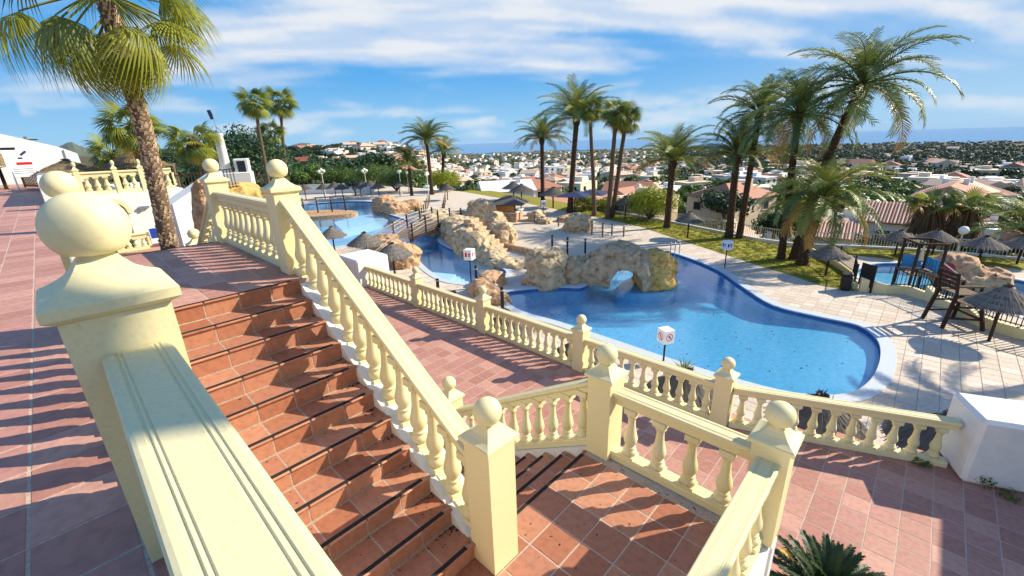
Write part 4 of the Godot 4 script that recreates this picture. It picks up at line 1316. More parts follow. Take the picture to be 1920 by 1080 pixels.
# ---------- palms
# a feather leaf along +x that droops by `bend`; leaflets hang from a curved rib
func feather_mesh(length: float, bend: float, width: float, count: int, sd: int, lift := 0.5, thick := 1.0) -> ArrayMesh:
	var key := "feather%s/%s/%s/%s/%s" % [length, bend, width, count, sd]
	if cache.has(key): return cache[key]
	var r := RandomNumberGenerator.new()
	r.seed = sd
	var st := begin()
	var pts := []
	var tang := []
	var rad := []
	var p := Vector3.ZERO
	var steps := 14
	for i in steps + 1:
		var u := float(i) / steps
		var a := lift * (1.0 - u) - bend * pow(u, 1.5)
		var t := Vector3(cos(a), sin(a), 0)
		pts.append(p)
		tang.append(t)
		rad.append(lerpf(0.035, 0.006, u) * length / 3.0)
		p += t * length / steps
	tube(st, pts, rad, 4, false)
	for i in count:
		var u := 0.10 + 0.90 * (i + 0.5) / count
		var f := u * steps
		var k := mini(int(f), steps - 1)
		var at: Vector3 = pts[k].lerp(pts[k + 1], f - k)
		var t: Vector3 = tang[k].lerp(tang[k + 1], f - k).normalized()
		var up := t.cross(Vector3(0, 0, -1)).normalized()
		if up.y < 0.0 and absf(up.y) > 0.02: up = -up
		var l := width * (0.30 + 0.70 * sin(PI * clampf(0.12 + 0.80 * u, 0.0, 1.0))) * r.randf_range(0.85, 1.1)
		for s in [-1.0, 1.0]:
			var d := (Vector3(0, 0, s) * 0.80 + t * (0.55 + 0.35 * u) + up * r.randf_range(0.05, 0.40)).normalized()
			var mid: Vector3 = at + d * l * 0.55
			var d2 := (d + Vector3.DOWN * r.randf_range(0.30, 0.75)).normalized()
			var tip: Vector3 = mid + d2 * l * 0.45
			var w := t * thick * 0.026 * length / 3.0 * r.randf_range(0.8, 1.2)
			var nn := d.cross(t).normalized()
			if nn.y < 0.0: nn = -nn
			quad(st, at - w * 0.7, at + w * 0.7, mid + w, mid - w, nn)
			tri(st, mid - w, mid + w, tip, nn)
	cache[key] = st.commit()
	return cache[key]
# a fan leaf: stalk along +x, then a round blade of pleated segments with drooping split tips
func fan_mesh(stalk: float, blade: float, seg: int, droop: float, sd: int) -> ArrayMesh:
	var key := "fan%s/%s/%s/%s/%s" % [stalk, blade, seg, droop, sd]
	if cache.has(key): return cache[key]
	var r := RandomNumberGenerator.new()
	r.seed = sd
	var st := begin()
	var sp := []
	var sr := []
	for i in 5:
		var u := i / 4.0
		sp.append(Vector3(stalk * u, -0.10 * stalk * u * u, 0))
		sr.append(lerpf(0.030, 0.016, u))
	tube(st, sp, sr, 5, false)
	var hub: Vector3 = sp[-1]
	var spread := deg_to_rad(128.0)
	for i in seg:
		var v := (i + 0.5) / seg * 2.0 - 1.0
		var a := v * spread
		var len := blade * (1.0 - 0.28 * v * v) * r.randf_range(0.92, 1.06)
		var half := spread / seg
		var nodes := []
		for k in 5:
			var u: float = [0.0, 0.32, 0.58, 0.80, 1.0][k]
			var dp := droop * pow(u, 2.2) * blade * r.randf_range(0.85, 1.15) + (0.16 * blade * u * absf(v))
			var w := 0.0
			if k == 1: w = len * 0.32 * tan(half)
			elif k == 2: w = len * 0.40 * tan(half)
			elif k == 3: w = len * 0.19 * tan(half)
			var c := hub + Vector3(cos(a), 0, sin(a)) * len * u * (1.0 - 0.25 * droop * u) + Vector3.DOWN * dp
			var s := Vector3(-sin(a), 0, cos(a)) * w
			nodes.append([c - s, c + Vector3.UP * w * 0.55, c + s])
		for k in 4:
			for e in 2:
				var nn: Vector3 = (nodes[k + 1][1] - nodes[k][1]).cross(nodes[k + 1][e * 2] - nodes[k + 1][1])
				if nn.length_squared() < 1e-10: nn = (nodes[k + 1][1] - nodes[k][1]).cross(nodes[k][e * 2] - nodes[k][1])
				nn = nn.normalized()
				if nn.y < 0.0: nn = -nn
				tri(st, nodes[k][1], nodes[k + 1][1], nodes[k + 1][e * 2], nn)
				if k > 0: tri(st, nodes[k][1], nodes[k + 1][e * 2], nodes[k][e * 2], nn)
	cache[key] = st.commit()
	return cache[key]
func trunk_curve(pts: Array, n: int) -> Array:
	var out := []
	for i in n + 1:
		var f := float(i) / n * (pts.size() - 1)
		var k := mini(int(f), pts.size() - 2)
		var a: Vector3 = pts[maxi(k - 1, 0)]
		var b: Vector3 = pts[k]
		var c: Vector3 = pts[k + 1]
		var d: Vector3 = pts[mini(k + 2, pts.size() - 1)]
		out.append(b.cubic_interpolate(c, a, d, f - k))
	return out
func palm_trunk(t: Node3D, pts: Array, r0: float, r1: float, m: Material, boots: int, bm: Material, sd: int, boot := 0.16):
	var c := trunk_curve(pts, 26)
	var r := RandomNumberGenerator.new()
	r.seed = sd
	var rad := []
	for i in c.size():
		var u := float(i) / (c.size() - 1)
		rad.append(lerpf(r0, r1, u) * (1.0 + 0.55 * pow(1.0 - u, 14.0)) * (1.0 + 0.05 * (i % 2)))
	var tr := part("trunk", tube_mesh(c, rad, 12), m, t)
	if boots > 0:
		# stubs of old leaves in a spiral up the stem
		var st := begin()
		for i in boots:
			var u := (i + 0.5) / boots
			var f := u * (c.size() - 1)
			var k := mini(int(f), c.size() - 2)
			var at: Vector3 = c[k].lerp(c[k + 1], f - k)
			var ax: Vector3 = (c[k + 1] - c[k]).normalized()
			var a := i * 2.399963 + r.randf_range(-0.35, 0.35)
			var x := ax.cross(Vector3.FORWARD).normalized()
			var o := x.rotated(ax, a)
			var s := ax.cross(o)
			var rr: float = rad[k]
			var b := at + o * rr * 0.86
			var w := s * boot * r.randf_range(0.40, 0.62)
			var l := boot * r.randf_range(0.9, 1.5)
			var tip := b + ax * l * 0.8 + o * boot * r.randf_range(0.25, 0.55)
			var inn := b + ax * l * 0.9 + o * 0.01
			quad(st, b - w, b + w, tip + w * 0.45, tip - w * 0.45, o)
			tri(st, b - w, tip - w * 0.45, inn, -s)
			tri(st, b + w, tip + w * 0.45, inn, s)
			quad(st, tip - w * 0.45, tip + w * 0.45, inn + w * 0.3, inn - w * 0.3, ax)
		part("leaf_stubs", st.commit(), bm, tr)
func date_palm(label: String, base: Vector3, crown: Vector3, size: float, r0: float, sd: int, m: Material = null, fronds := 46, lean := Vector3.ZERO, hang := 0.0):
	var t := thing("date_palm", label, "palm", base, 0.0, "date palms in the pool garden")
	var r := RandomNumberGenerator.new()
	r.seed = sd
	var top := crown - base
	var mid := top * 0.5 + lean
	r0 *= 0.85
	palm_trunk(t, [Vector3(0, -0.3, 0), mid * 0.5 + lean * 0.2, mid, top.lerp(mid, 0.4) + lean * 0.2, top], r0, r0 * 0.86, M.trunk_dark, int(top.length() * 26), M.boot_dark, sd, r0 * 0.55)
	var cr := group_part("crown", t, top)
	# boss of cut leaf bases under the crown
	var st := begin()
	lathe(st, [Vector2(r0 * 0.8, -0.9), Vector2(r0 * 1.25, -0.55), Vector2(r0 * 1.45, -0.2), Vector2(r0 * 1.1, 0.15), Vector2(0, 0.35)], 12)
	part("boss", st.commit(), M.trunk_dark, cr)
	if m == null: m = M.frond
	for i in fronds:
		var u := (i + 0.5) / fronds
		var az := i * 2.399963 + r.randf_range(-0.15, 0.15)
		var el := lerpf(1.42, -0.12 - hang, pow(u, 0.95)) + r.randf_range(-0.12, 0.12)
		var v := i % 4 + (4 if r.randf() < hang * 1.6 else 0)
		var mesh := feather_mesh(3.0, [0.55, 0.75, 0.95, 0.65, 1.0, 1.2, 1.4, 1.1][v], 0.58, 36, 100 + v)
		var b := Basis(Vector3.UP, az) * Basis(Vector3.BACK, el - 0.35) * Basis(Vector3.RIGHT, r.randf_range(-0.4, 0.4))
		var s := size / 3.0 * (r.randf_range(0.82, 1.05) if u > 0.15 else r.randf_range(0.6, 0.85))
		var mm: Material = m
		if u > 0.93: mm = M.frond_dry
		elif r.randf() < 0.22: mm = M.frond_light
		elif r.randf() < 0.25: mm = M.frond_deep
		part("frond", mesh, mm, cr, b * Vector3(r0 * 0.5, 0.05, 0), b.scaled_local(Vector3.ONE * s))
	return t
func fan_palm(label: String, base: Vector3, crown: Vector3, size: float, r0: float, sd: int, leaves := 34, skirt := 0.0, group := "fan palms in the resort", trunk_m: Material = null, boots := true, lowest := -0.95):
	var t := thing("fan_palm", label, "palm", base, 0.0, group)
	var r := RandomNumberGenerator.new()
	r.seed = sd
	var top := crown - base
	palm_trunk(t, [Vector3(0, -0.3, 0), top * 0.33 + Vector3(r.randf_range(-0.1, 0.1), 0, 0), top * 0.66, top], r0, r0 * 0.75, trunk_m if trunk_m else M.trunk, int(top.length() * 16) if boots else 0, M.boot_dark, sd, r0 * 0.5)
	var cr := group_part("crown", t, top)
	for i in leaves:
		var u := (i + 0.5) / leaves
		var az := i * 2.399963 + r.randf_range(-0.2, 0.2)
		var el := lerpf(1.25, lowest, pow(u, 0.8)) + r.randf_range(-0.15, 0.15)
		var v := i % 3
		var mesh := fan_mesh(0.95, 1.0, 22, [0.25, 0.55, 0.85][v], 200 + v)
		var b := Basis(Vector3.UP, az) * Basis(Vector3.BACK, el) * Basis(Vector3.RIGHT, r.randf_range(-0.5, 0.5))
		var mm: Material = M.fan_dry if u > 0.93 else (M.frond_deep if r.randf() < 0.4 else M.fan)
		part("fan_leaf", mesh, mm, cr, Vector3.ZERO, b.scaled_local(Vector3.ONE * size / 1.9 * r.randf_range(0.8, 1.05)))
	if skirt > 0.0:
		# dead leaves hanging round the stem
		var st := begin()
		for i in 700:
			var a := r.randf() * TAU
			var y0 := -r.randf() * skirt * 0.6
			var o := Vector3(cos(a), 0, sin(a))
			var rr := r0 + sqrt(r.randf()) * skirt * 0.34
			var p0 := o * rr * 0.5 + Vector3.UP * (y0 + 0.1)
			var p1 := o * rr * (1.0 - 0.4 * (-y0 / skirt)) + Vector3.UP * (y0 - skirt * r.randf_range(0.2, 0.45))
			var s := Vector3(-sin(a), 0, cos(a)) * r.randf_range(0.03, 0.08)
			quad(st, p0 - s, p0 + s, p1 + s * 0.5, p1 - s * 0.5, o)
		part("dead_leaf_skirt", st.commit(), M.skirt, t, top)
	return t
# ---------- leafy trees and shrubs
func leaf_cloud(clumps: Array, count: int, leaf: float, sd: int, squash := 1.0) -> ArrayMesh:
	var r := RandomNumberGenerator.new()
	r.seed = sd
	var st := begin()
	var total := 0.0
	for c in clumps: total += c[1] * c[1]
	for c in clumps:
		var n := int(count * c[1] * c[1] / total)
		for i in n:
			var d := Vector3(r.randfn(), r.randfn(), r.randfn()).normalized()
			var q: Vector3 = c[0] + d * Vector3(1, squash, 1) * c[1] * pow(r.randf(), 0.28)
			var nn := (d + Vector3(r.randfn(), r.randfn(), r.randfn()) * 0.55 + Vector3.UP * 0.3).normalized()
			var a := nn.cross(Vector3(r.randfn(), r.randfn(), r.randfn())).normalized() * leaf * r.randf_range(0.6, 1.25)
			var b := nn.cross(a).normalized() * leaf * r.randf_range(0.28, 0.5)
			st.set_normal(nn)
			st.add_vertex(q - a)
			st.set_normal(nn)
			st.add_vertex(q + b)
			st.set_normal(nn)
			st.add_vertex(q + a)
			st.set_normal(nn)
			st.add_vertex(q - a)
			st.set_normal(nn)
			st.add_vertex(q + a)
			st.set_normal(nn)
			st.add_vertex(q - b)
	return st.commit()
func clump_set(radius: float, height: float, n: int, sd: int, y0: float, flat := 1.0) -> Array:
	var r := RandomNumberGenerator.new()
	r.seed = sd
	var out := []
	for i in n:
		var a := i * 2.399963
		var q := sqrt((i + 0.5) / n)
		var dome := sqrt(maxf(0.0, 1.0 - q * q * 0.9))
		out.append([Vector3(cos(a) * q * radius * 0.75, y0 + height * (0.25 + 0.55 * dome * r.randf_range(0.45, 1.0)) * flat, sin(a) * q * radius * 0.75), radius * r.randf_range(0.26, 0.42)])
	return out
func tree_kind(called: String, label: String, category: String, trunk_h: float, radius: float, height: float, m: Material, leaves: int, leaf: float, sd: int, clumps := 12) -> Node3D:
	var t := thing(called, label, category)
	t.set_meta("base_name", called)
	if trunk_h > 0.0:
		var st := begin()
		tube(st, [Vector3(0, -0.4, 0), Vector3(0.05, trunk_h * 0.5, 0.03), Vector3(0, trunk_h, 0)], [radius * 0.09, radius * 0.07, radius * 0.055], 8)
		for i in 5:
			var a := i * 1.256
			tube(st, [Vector3(0, trunk_h * 0.9, 0), Vector3(cos(a) * radius * 0.3, trunk_h + height * 0.25, sin(a) * radius * 0.3), Vector3(cos(a) * radius * 0.5, trunk_h + height * 0.5, sin(a) * radius * 0.5)], [radius * 0.045, radius * 0.03, radius * 0.015], 5)
		part("trunk", st.commit(), M.trunk, t)
	part("crown", leaf_cloud(clump_set(radius, height, clumps, sd, trunk_h), leaves, leaf, sd), m, t)
	return t

func build_plants():
	# ----- lawn beyond the pool deck
	var lawn := structure("lawn")
	var far_edge := [[30.6, -2.0], [32.6, -3.2], [36.4, -5.8], [37.6, -9.4], [40.2, -15.2], [42.4, -21.0], [44.8, -27.5], [47.0, -34.0], [51.0, -45.0], [54.0, -60.0]]
	far_edge.reverse()
	var poly := pv(lawn_edge + far_edge)
	var st := begin()
	for p in cut_cells(poly, [], 4.0, 0.0).bits: plate(st, p, DECK - 0.1, DECK + 0.02)
	part("soil", st.commit(), M.grass_soil, lawn)
	var gp2 := pv([[37.2, -4.6], [39.6, -3.0], [40.9, 2.5], [41.2, 9.0], [38.6, 9.0], [38.2, 3.0], [36.8, -0.4]])
	st = begin()
	for p in cut_cells(gp2, [], 4.0, 0.0).bits: plate(st, p, DECK - 0.1, DECK + 0.02)
	part("soil", st.commit(), M.grass_soil, lawn)
	# grass blades
	st = begin()
	for i in 24:
		var a := rng.randf() * TAU
		var o := Vector3(rng.randf_range(-0.09, 0.09), 0, rng.randf_range(-0.09, 0.09))
		var s := Vector3(cos(a), 0, sin(a)) * 0.008
		var tip := o + Vector3(rng.randf_range(-0.04, 0.04), rng.randf_range(0.04, 0.09), rng.randf_range(-0.04, 0.04))
		tri(st, o - s, o + s, tip, Vector3(-sin(a), 0.5, cos(a)).normalized())
	var tuft := st.commit()
	var places := []
	for i in 9000:
		var p := Vector2(rng.randf_range(28, 44), rng.randf_range(-30, 4))
		if not (Geometry2D.is_point_in_polygon(p, poly) or Geometry2D.is_point_in_polygon(p, gp2)): continue
		places.append(Transform3D(Basis(Vector3.UP, rng.randf() * TAU).scaled(Vector3(1.6, rng.randf_range(0.6, 1.2), 1.6)), Vector3(p.x, DECK + 0.015, p.y)))
	many("grass_blades", tuft, M.grass, lawn, places)
	# ----- palms in the garden
	date_palm("tall date palm with a dark upright trunk at the lawn edge", Vector3(32.7, DECK, -6.4), Vector3(32.7, 2.7, -6.8), 4.3, 0.25, 1, null, 44, Vector3.ZERO, 0.4)
	date_palm("tallest date palm leaning to the right over the sea", Vector3(33.1, DECK, -5.8), Vector3(33.2, 4.1, -4.0), 4.7, 0.27, 2, null, 44, Vector3(0, 0.3, -0.25), 0.4)
	date_palm("low bushy date palm in front of the leaning palm", Vector3(32.0, DECK, -5.1), Vector3(32.2, -2.2, -4.75), 3.9, 0.38, 3, M.frond_light, 60, Vector3.ZERO, 0.35)
	date_palm("short date palm beside the pale leaning trunk", Vector3(37.5, DECK, -11.3), Vector3(37.5, 0.2, -11.5), 3.6, 0.33, 4)
	date_palm("date palm with a pale trunk left of the leaning palm", Vector3(37.75, DECK, -10.6), Vector3(37.8, 3.1, -10.4), 4.1, 0.27, 5, M.frond_deep, 42, Vector3.ZERO, 0.35)
	date_palm("date palm standing beside the large round shrub", Vector3(38.8, DECK, -17.2), Vector3(38.75, -0.4, -17.15), 4.2, 0.33, 6)
	date_palm("largest date palm in the middle above the sand", Vector3(41.3, DECK, -30.2), Vector3(41.7, 3.9, -29.7), 5.2, 0.36, 7, M.frond_light)
	date_palm("slender date palm left of the largest middle palm", Vector3(43.4, DECK, -36.0), Vector3(43.3, 1.9, -36.0), 4.0, 0.30, 8)
	date_palm("date palm behind the upper pool with a wide crown", Vector3(44.3, DECK, -60.9), Vector3(44.1, 2.3, -60.9), 5.0, 0.36, 9)
	date_palm("smaller date palm right of the wide crowned palm behind the upper pool", Vector3(49.3, DECK - 0.6, -64.8), Vector3(50.0, 0.3, -64.3), 3.8, 0.34, 10, M.frond_light)
	date_palm("low date palm left of the wide crowned palm behind the upper pool", Vector3(41.5, DECK, -62.8), Vector3(41.5, -0.6, -62.8), 3.2, 0.30, 11, M.frond_deep)
	fan_palm("thin fan palm just behind the largest date palm", Vector3(40.7, DECK, -26.4), Vector3(40.2, 4.6, -27.0), 1.9, 0.22, 21)
	fan_palm("left one of the two crossing fan palms by the round shrub", Vector3(40.0, DECK, -24.3), Vector3(40.2, 4.1, -23.9), 2.0, 0.24, 22, 34, 1.4)
	fan_palm("right one of the two crossing fan palms by the round shrub", Vector3(40.8, DECK, -24.3), Vector3(41.3, 3.5, -23.4), 2.0, 0.24, 23, 34, 1.4)
	# the palm close to the stairs
	var t := thing("fan_palm", "big fan palm with a stubbled trunk beside the upper landing", "palm", Vector3(1.66, -1.63, -13.3), 0.0, "fan palms in the resort")
	var o := t.position
	palm_trunk(t, [Vector3(1.66, -1.8, -13.3) - o, Vector3(1.69, -0.5, -13.3) - o, Vector3(1.79, 1.14, -13.3) - o, Vector3(1.84, 2.2, -13.3) - o, Vector3(1.83, 3.3, -13.3) - o, Vector3(1.80, 4.85, -13.3) - o], 0.18, 0.15, M.trunk, 760, M.boot, 31, 0.10)
	var cr := group_part("crown", t, Vector3(1.80, 4.85, -13.3) - o)
	var r := RandomNumberGenerator.new()
	r.seed = 9
	for i in 26:
		var u := (i + 0.5) / 26.0
		var az := i * 2.399963
		var el := lerpf(1.2, -0.75, pow(u, 0.75)) + r.randf_range(-0.12, 0.12)
		var v := i % 3
		var mesh := fan_mesh(1.4, 1.06, 46, [0.45, 0.75, 1.0][v], 300 + v)
		var b := Basis(Vector3.UP, az) * Basis(Vector3.BACK, el) * Basis(Vector3.RIGHT, r.randf_range(-0.45, 0.45))
		part("fan_leaf", mesh, M.fan_dry if (i == 19 or i == 24) else (M.fan if i % 4 else M.frond), cr, Vector3.ZERO, b.scaled_local(Vector3.ONE * r.randf_range(0.85, 1.08)))
	# hanging leaves at the foot of the crown
	for h in [[2.6, -0.9, 0.95, 0], [0.9, -1.0, 0.85, 1], [4.4, -1.0, 0.9, 2], [3.4, -0.75, 1.0, 0], [5.6, -0.85, 0.9, 1]]:
		var b := Basis(Vector3.UP, h[0]) * Basis(Vector3.BACK, h[1])
		part("fan_leaf", fan_mesh(1.1, 0.95, 46, 1.0, 302), M.fan, cr, Vector3(0, -0.4, 0), b.scaled_local(Vector3.ONE * h[2]))
	# fan palms on the left skyline
	fan_palm("tallest of the three thin fan palms on the left skyline", Vector3(15.0, -3.5, -47.7), Vector3(15.3, 5.9, -47.6), 2.0, 0.17, 24)
	fan_palm("right one of the three thin fan palms on the left skyline", Vector3(19.7, -4.0, -56.4), Vector3(20.8, 6.9, -56.3), 2.4, 0.18, 25)
	fan_palm("shortest of the three thin fan palms on the left skyline", Vector3(18.9, -4.0, -56.8), Vector3(19.3, 3.5, -56.8), 2.0, 0.17, 26)
	# fan palms behind the terrace on the left
	fan_palm("fan palm left of the big stubbled trunk on the terrace", Vector3(3.4, -2.0, -29.0), Vector3(3.55, 3.0, -29.1), 1.7, 0.2, 27)
	fan_palm("low fan palm behind the terrace parasols", Vector3(3.2, -2.0, -33.0), Vector3(2.95, 1.7, -33.0), 1.5, 0.22, 28)
	fan_palm("fan palm with a drooping crown right of the big trunk", Vector3(7.6, -2.0, -33.6), Vector3(6.9, 2.3, -33.6), 1.9, 0.2, 29, 30, 1.0)
	# fan palms with brown skirts before the white house
	fan_palm("fan palm with a brown skirt in front of the house corner", Vector3(54.0, -12.2, 0.6), Vector3(54.0, -5.1, 0.3), 2.4, 0.34, 32, 15, 4.2, "fan palms in the resort", null, false, 0.15)
	fan_palm("fan palm with a brown skirt right of the house corner", Vector3(54.0, -12.2, 3.0), Vector3(54.0, -4.9, 2.7), 2.4, 0.34, 33, 15, 4.2, "fan palms in the resort", null, false, 0.15)
	date_palm("bushy date palm at the right edge beyond the fence", Vector3(45.0, -8.5, 5.6), Vector3(45.0, -5.3, 5.6), 3.6, 0.4, 34, M.frond_light, 60)
	# palms outside the picture whose shade falls into it
	date_palm("date palm beyond the right edge whose shade lies on the deck", Vector3(26.8, DECK, 7.9), Vector3(26.8, 0.4, 7.9), 2.6, 0.3, 35)
	fan_palm("tall fan palm beside the white building, shading the near post", Vector3(8.45, PLAZA, 3.74), Vector3(8.45, 11.0, 3.74), 1.8, 0.40, 36, 44, 0.6)
	# ----- shrubs and trees in the garden
	var sh := tree_kind("round_shrub", "large round bright green shrub beside the crossing fan palms", "shrub", 0.3, 2.9, 3.6, M.leaf_lime, 9000, 0.11, 51, 18)
	sh.position = Vector3(42.2, DECK - 0.2, -20.6)
	var yt := tree_kind("garden_tree", "yellow green tree behind the far end of the bridge path", "tree", 1.0, 3.4, 3.4, M.leaf_lime, 5000, 0.16, 52, 16)
	yt.position = Vector3(49.0, -6.9, -63.2)
	var gt := tree_kind("garden_tree", "dense green tree right of the globe lamps behind the upper pool", "tree", 1.0, 4.2, 5.0, M.leaf, 6000, 0.17, 53, 18)
	gt.position = Vector3(44.0, -7.0, -79.5)
	copy(gt, Vector3(43.8, -7.0, -71.0), 1.0, 0.85, "green tree between the wide crowned palm and the globe lamps")
	copy(gt, Vector3(41.6, -7.2, -88.6), 2.0, 0.95, "green tree behind the white pool house")
	var dk := tree_kind("dark_tree", "dark round tree beside the white pool house wall", "tree", 0.9, 1.9, 2.3, M.leaf_dark, 3000, 0.14, 54, 12)
	dk.position = Vector3(36.5, DECK, -72.6)
	copy(dk, Vector3(43.4, -8.5, -8.6), 1.0, 1.35, "dark tree standing behind the fence beside the upright palm trunk")
	copy(dk, Vector3(43.8, -9.6, -14.6), 2.2, 1.15, "dark green tree behind the pale trunked palm")
	copy(dk, Vector3(46.0, -9.0, -24.6), 0.4, 1.5, "dark tree rising behind the large round shrub")
	var lm := tree_kind("lime_shrub", "yellow green shrub behind the blue shade canopy", "shrub", 0.2, 1.8, 2.0, M.leaf_lime, 2500, 0.12, 55, 10)
	lm.position = Vector3(45.6, DECK - 0.5, -27.6)
	copy(lm, Vector3(45.0, DECK - 0.4, -30.6), 2.0, 1.0, "yellow green shrub left of the blue shade canopy")
	copy(lm, Vector3(44.6, DECK - 0.8, -9.6), 2.0, 0.9, "yellow green shrub behind the fence between palm trunks")
	copy(lm, Vector3(52.0, -11.5, -8.6), 0.6, 1.3, "yellow green shrub left of the white villa")
	copy(lm, Vector3(48.6, -9.0, 7.6), 0.9, 1.3, "yellow green shrub at the right edge beyond the fence")
	# a candelabra euphorbia behind the upper pool
	var eu := thing("candelabra_cactus", "upright many-stemmed cactus behind the landing post", "cactus", Vector3(26.0, -6.4, -78.0))
	st = begin()
	for i in 60:
		var a := rng.randf() * TAU
		var q := sqrt(rng.randf()) * 2.2
		var p := Vector3(cos(a) * q, 0, sin(a) * q)
		var hh := 4.6 - q * 0.8 + rng.randf_range(-0.5, 0.5)
		tube(st, [p * 0.3, p * 0.8 + Vector3.UP * hh * 0.4, p + Vector3.UP * hh], [0.12, 0.14, 0.07], 6)
	part("stems", st.commit(), M.leaf_olive, eu)
	# hedge under the white house
	var hd := thing("clipped_hedge", "dark clipped hedge below the white house", "hedge", Vector3(43.5, -7.2, 2.2))
	var cl := []
	for i in 26: cl.append([Vector3(rng.randf_range(-0.5, 0.5), rng.randf_range(0.3, 1.3), -5.5 + i * 0.42), 0.55])
	part("leaves", leaf_cloud(cl, 6000, 0.10, 60), M.leaf_dark, hd)
	# cycad in the foreground below the landing rail
	var cy := thing("cycad", "dark stiff-leaved cycad at the bottom edge with dry yellow leaves", "plant", Vector3(5.12, PLAZA - 0.06, 0.06))
	part("stem", tube_mesh([Vector3(0, -0.1, 0), Vector3(0, 0.42, 0)], [0.17, 0.15], 10), M.trunk_dark, cy)
	var cc := group_part("crown", cy, Vector3(0, 0.42, 0))
	for i in 42:
		var u := (i + 0.5) / 42.0
		var b := Basis(Vector3.UP, i * 2.399963) * Basis(Vector3.BACK, lerpf(1.15, -0.25, u))
		part("frond", feather_mesh(0.8, 0.5, 0.12, 40, 401, 0.5, 2.0), M.leaf_cycad if u < 0.86 else M.straw_yellow, cc, Vector3.ZERO, b)
	# weed at the foot of the near white block
	var wd := thing("weed", "small green weed at the foot of the near white block", "plant", Vector3(9.55, PLAZA, 1.62))
	part("leaves", leaf_cloud([[Vector3(0, 0.12, 0), 0.16], [Vector3(-0.12, 0.05, 0.3), 0.13], [Vector3(0.06, 0.3, -0.04), 0.1]], 260, 0.035, 61), M.leaf, wd)
	var wd2 := thing("weed", "tiny green weed where the balustrade meets the near white block", "plant", Vector3(9.5, PLAZA, 0.8))
	part("leaves", leaf_cloud([[Vector3(0, 0.05, 0), 0.09], [Vector3(0.02, 0.04, 0.14), 0.07]], 120, 0.03, 62), M.leaf, wd2)
	# agaves at the near pool edge
	for a in [[14.2, -5.2, "right of the ban sign"], [14.6, -0.9, "behind the plaza balustrade near the pool end"], [31.5, -47.0, "on the rocks left of the bridge"]]:
		var ag := thing("agave", "small spiky agave %s" % a[2], "plant", Vector3(a[0], DECK, a[1]), 0.0, "agaves by the pools")
		var lv := begin()
		for i in 26:
			var az := i * 2.399963
			var el := lerpf(1.2, 0.15, i / 26.0)
			var d := Vector3(cos(az) * cos(el), sin(el), sin(az) * cos(el))
			var s := Vector3(-sin(az), 0, cos(az)) * 0.045
			tri(lv, d * 0.05 - s, d * 0.05 + s, d * rng.randf_range(0.4, 0.6), Vector3.UP)
		part("leaves", lv.commit(), M.leaf_olive, ag, Vector3.ZERO, Basis.from_scale(Vector3.ONE * (2.2 if a[0] > 30 else 1.0)))
func bar(a: Vector3, b: Vector3, w: float) -> Array:   # a square timber between two points, for boxes()
	var d := b - a
	var t := d.normalized()
	var x := t.cross(Vector3.UP if absf(t.y) < 0.98 else Vector3.RIGHT).normalized()
	return [(a + b) / 2, Vector3(w, d.length(), w), minf(0.012, w * 0.2), Basis(x, t, x.cross(t))]
func fence(label: String, pts: Array, h: float, bar_step: float, m: Material, group: String, thick := 0.02):
	var o: Vector3 = pts[0]
	var t := thing("metal_fence", label, "fence", o, 0.0, group)
	for i in pts.size() - 1:
		var a: Vector3 = pts[i] - o
		var b: Vector3 = pts[i + 1] - o
		part("post", box_mesh(Vector3(0.08, h + 0.08, 0.08), 0.01), m, t, a + Vector3.UP * (h / 2 + 0.04))
		part("rail", boxes([bar(a + Vector3.UP * (h - 0.06), b + Vector3.UP * (h - 0.06), 0.045)]), m, t)
		part("rail", boxes([bar(a + Vector3.UP * 0.12, b + Vector3.UP * 0.12, 0.04)]), m, t)
		var st := begin()
		var n := int(a.distance_to(b) / bar_step)
		for k in range(1, n):
			var p := a.lerp(b, float(k) / n)
			cbox(st, p + Vector3.UP * h * 0.5, Vector3(thick, h - 0.1, thick))
		if n > 1:
			var bars := part("bars", st.commit(), m, t)
			bars.set_meta("kind", "stuff")
	return t
func globe_lamp(label: String, at: Vector3, h: float, heads: int):
	var t := thing("globe_lamp", label, "lamp", at, 0.6, "globe lamps round the upper pool")
	part("pole", tube_mesh([Vector3.ZERO, Vector3(0, h - 0.3, 0)], [0.07, 0.05], 8), M.metal if heads == 1 else M.white, t)
	for i in heads:
		var x := (i - (heads - 1) / 2.0) * 0.75
		if heads > 1: part("arm", tube_mesh([Vector3(0, h - 0.5, 0), Vector3(x, h - 0.35, 0)], [0.03, 0.03], 6), M.white, t)
		var st := begin()
		lathe(st, ball_profile(0.26, h - 0.1 + (0.25 if i == 1 and heads == 3 else 0.0), 10), 14)
		part("globe", st.commit(), M.lamp_glass, t, Vector3(x, 0, 0))
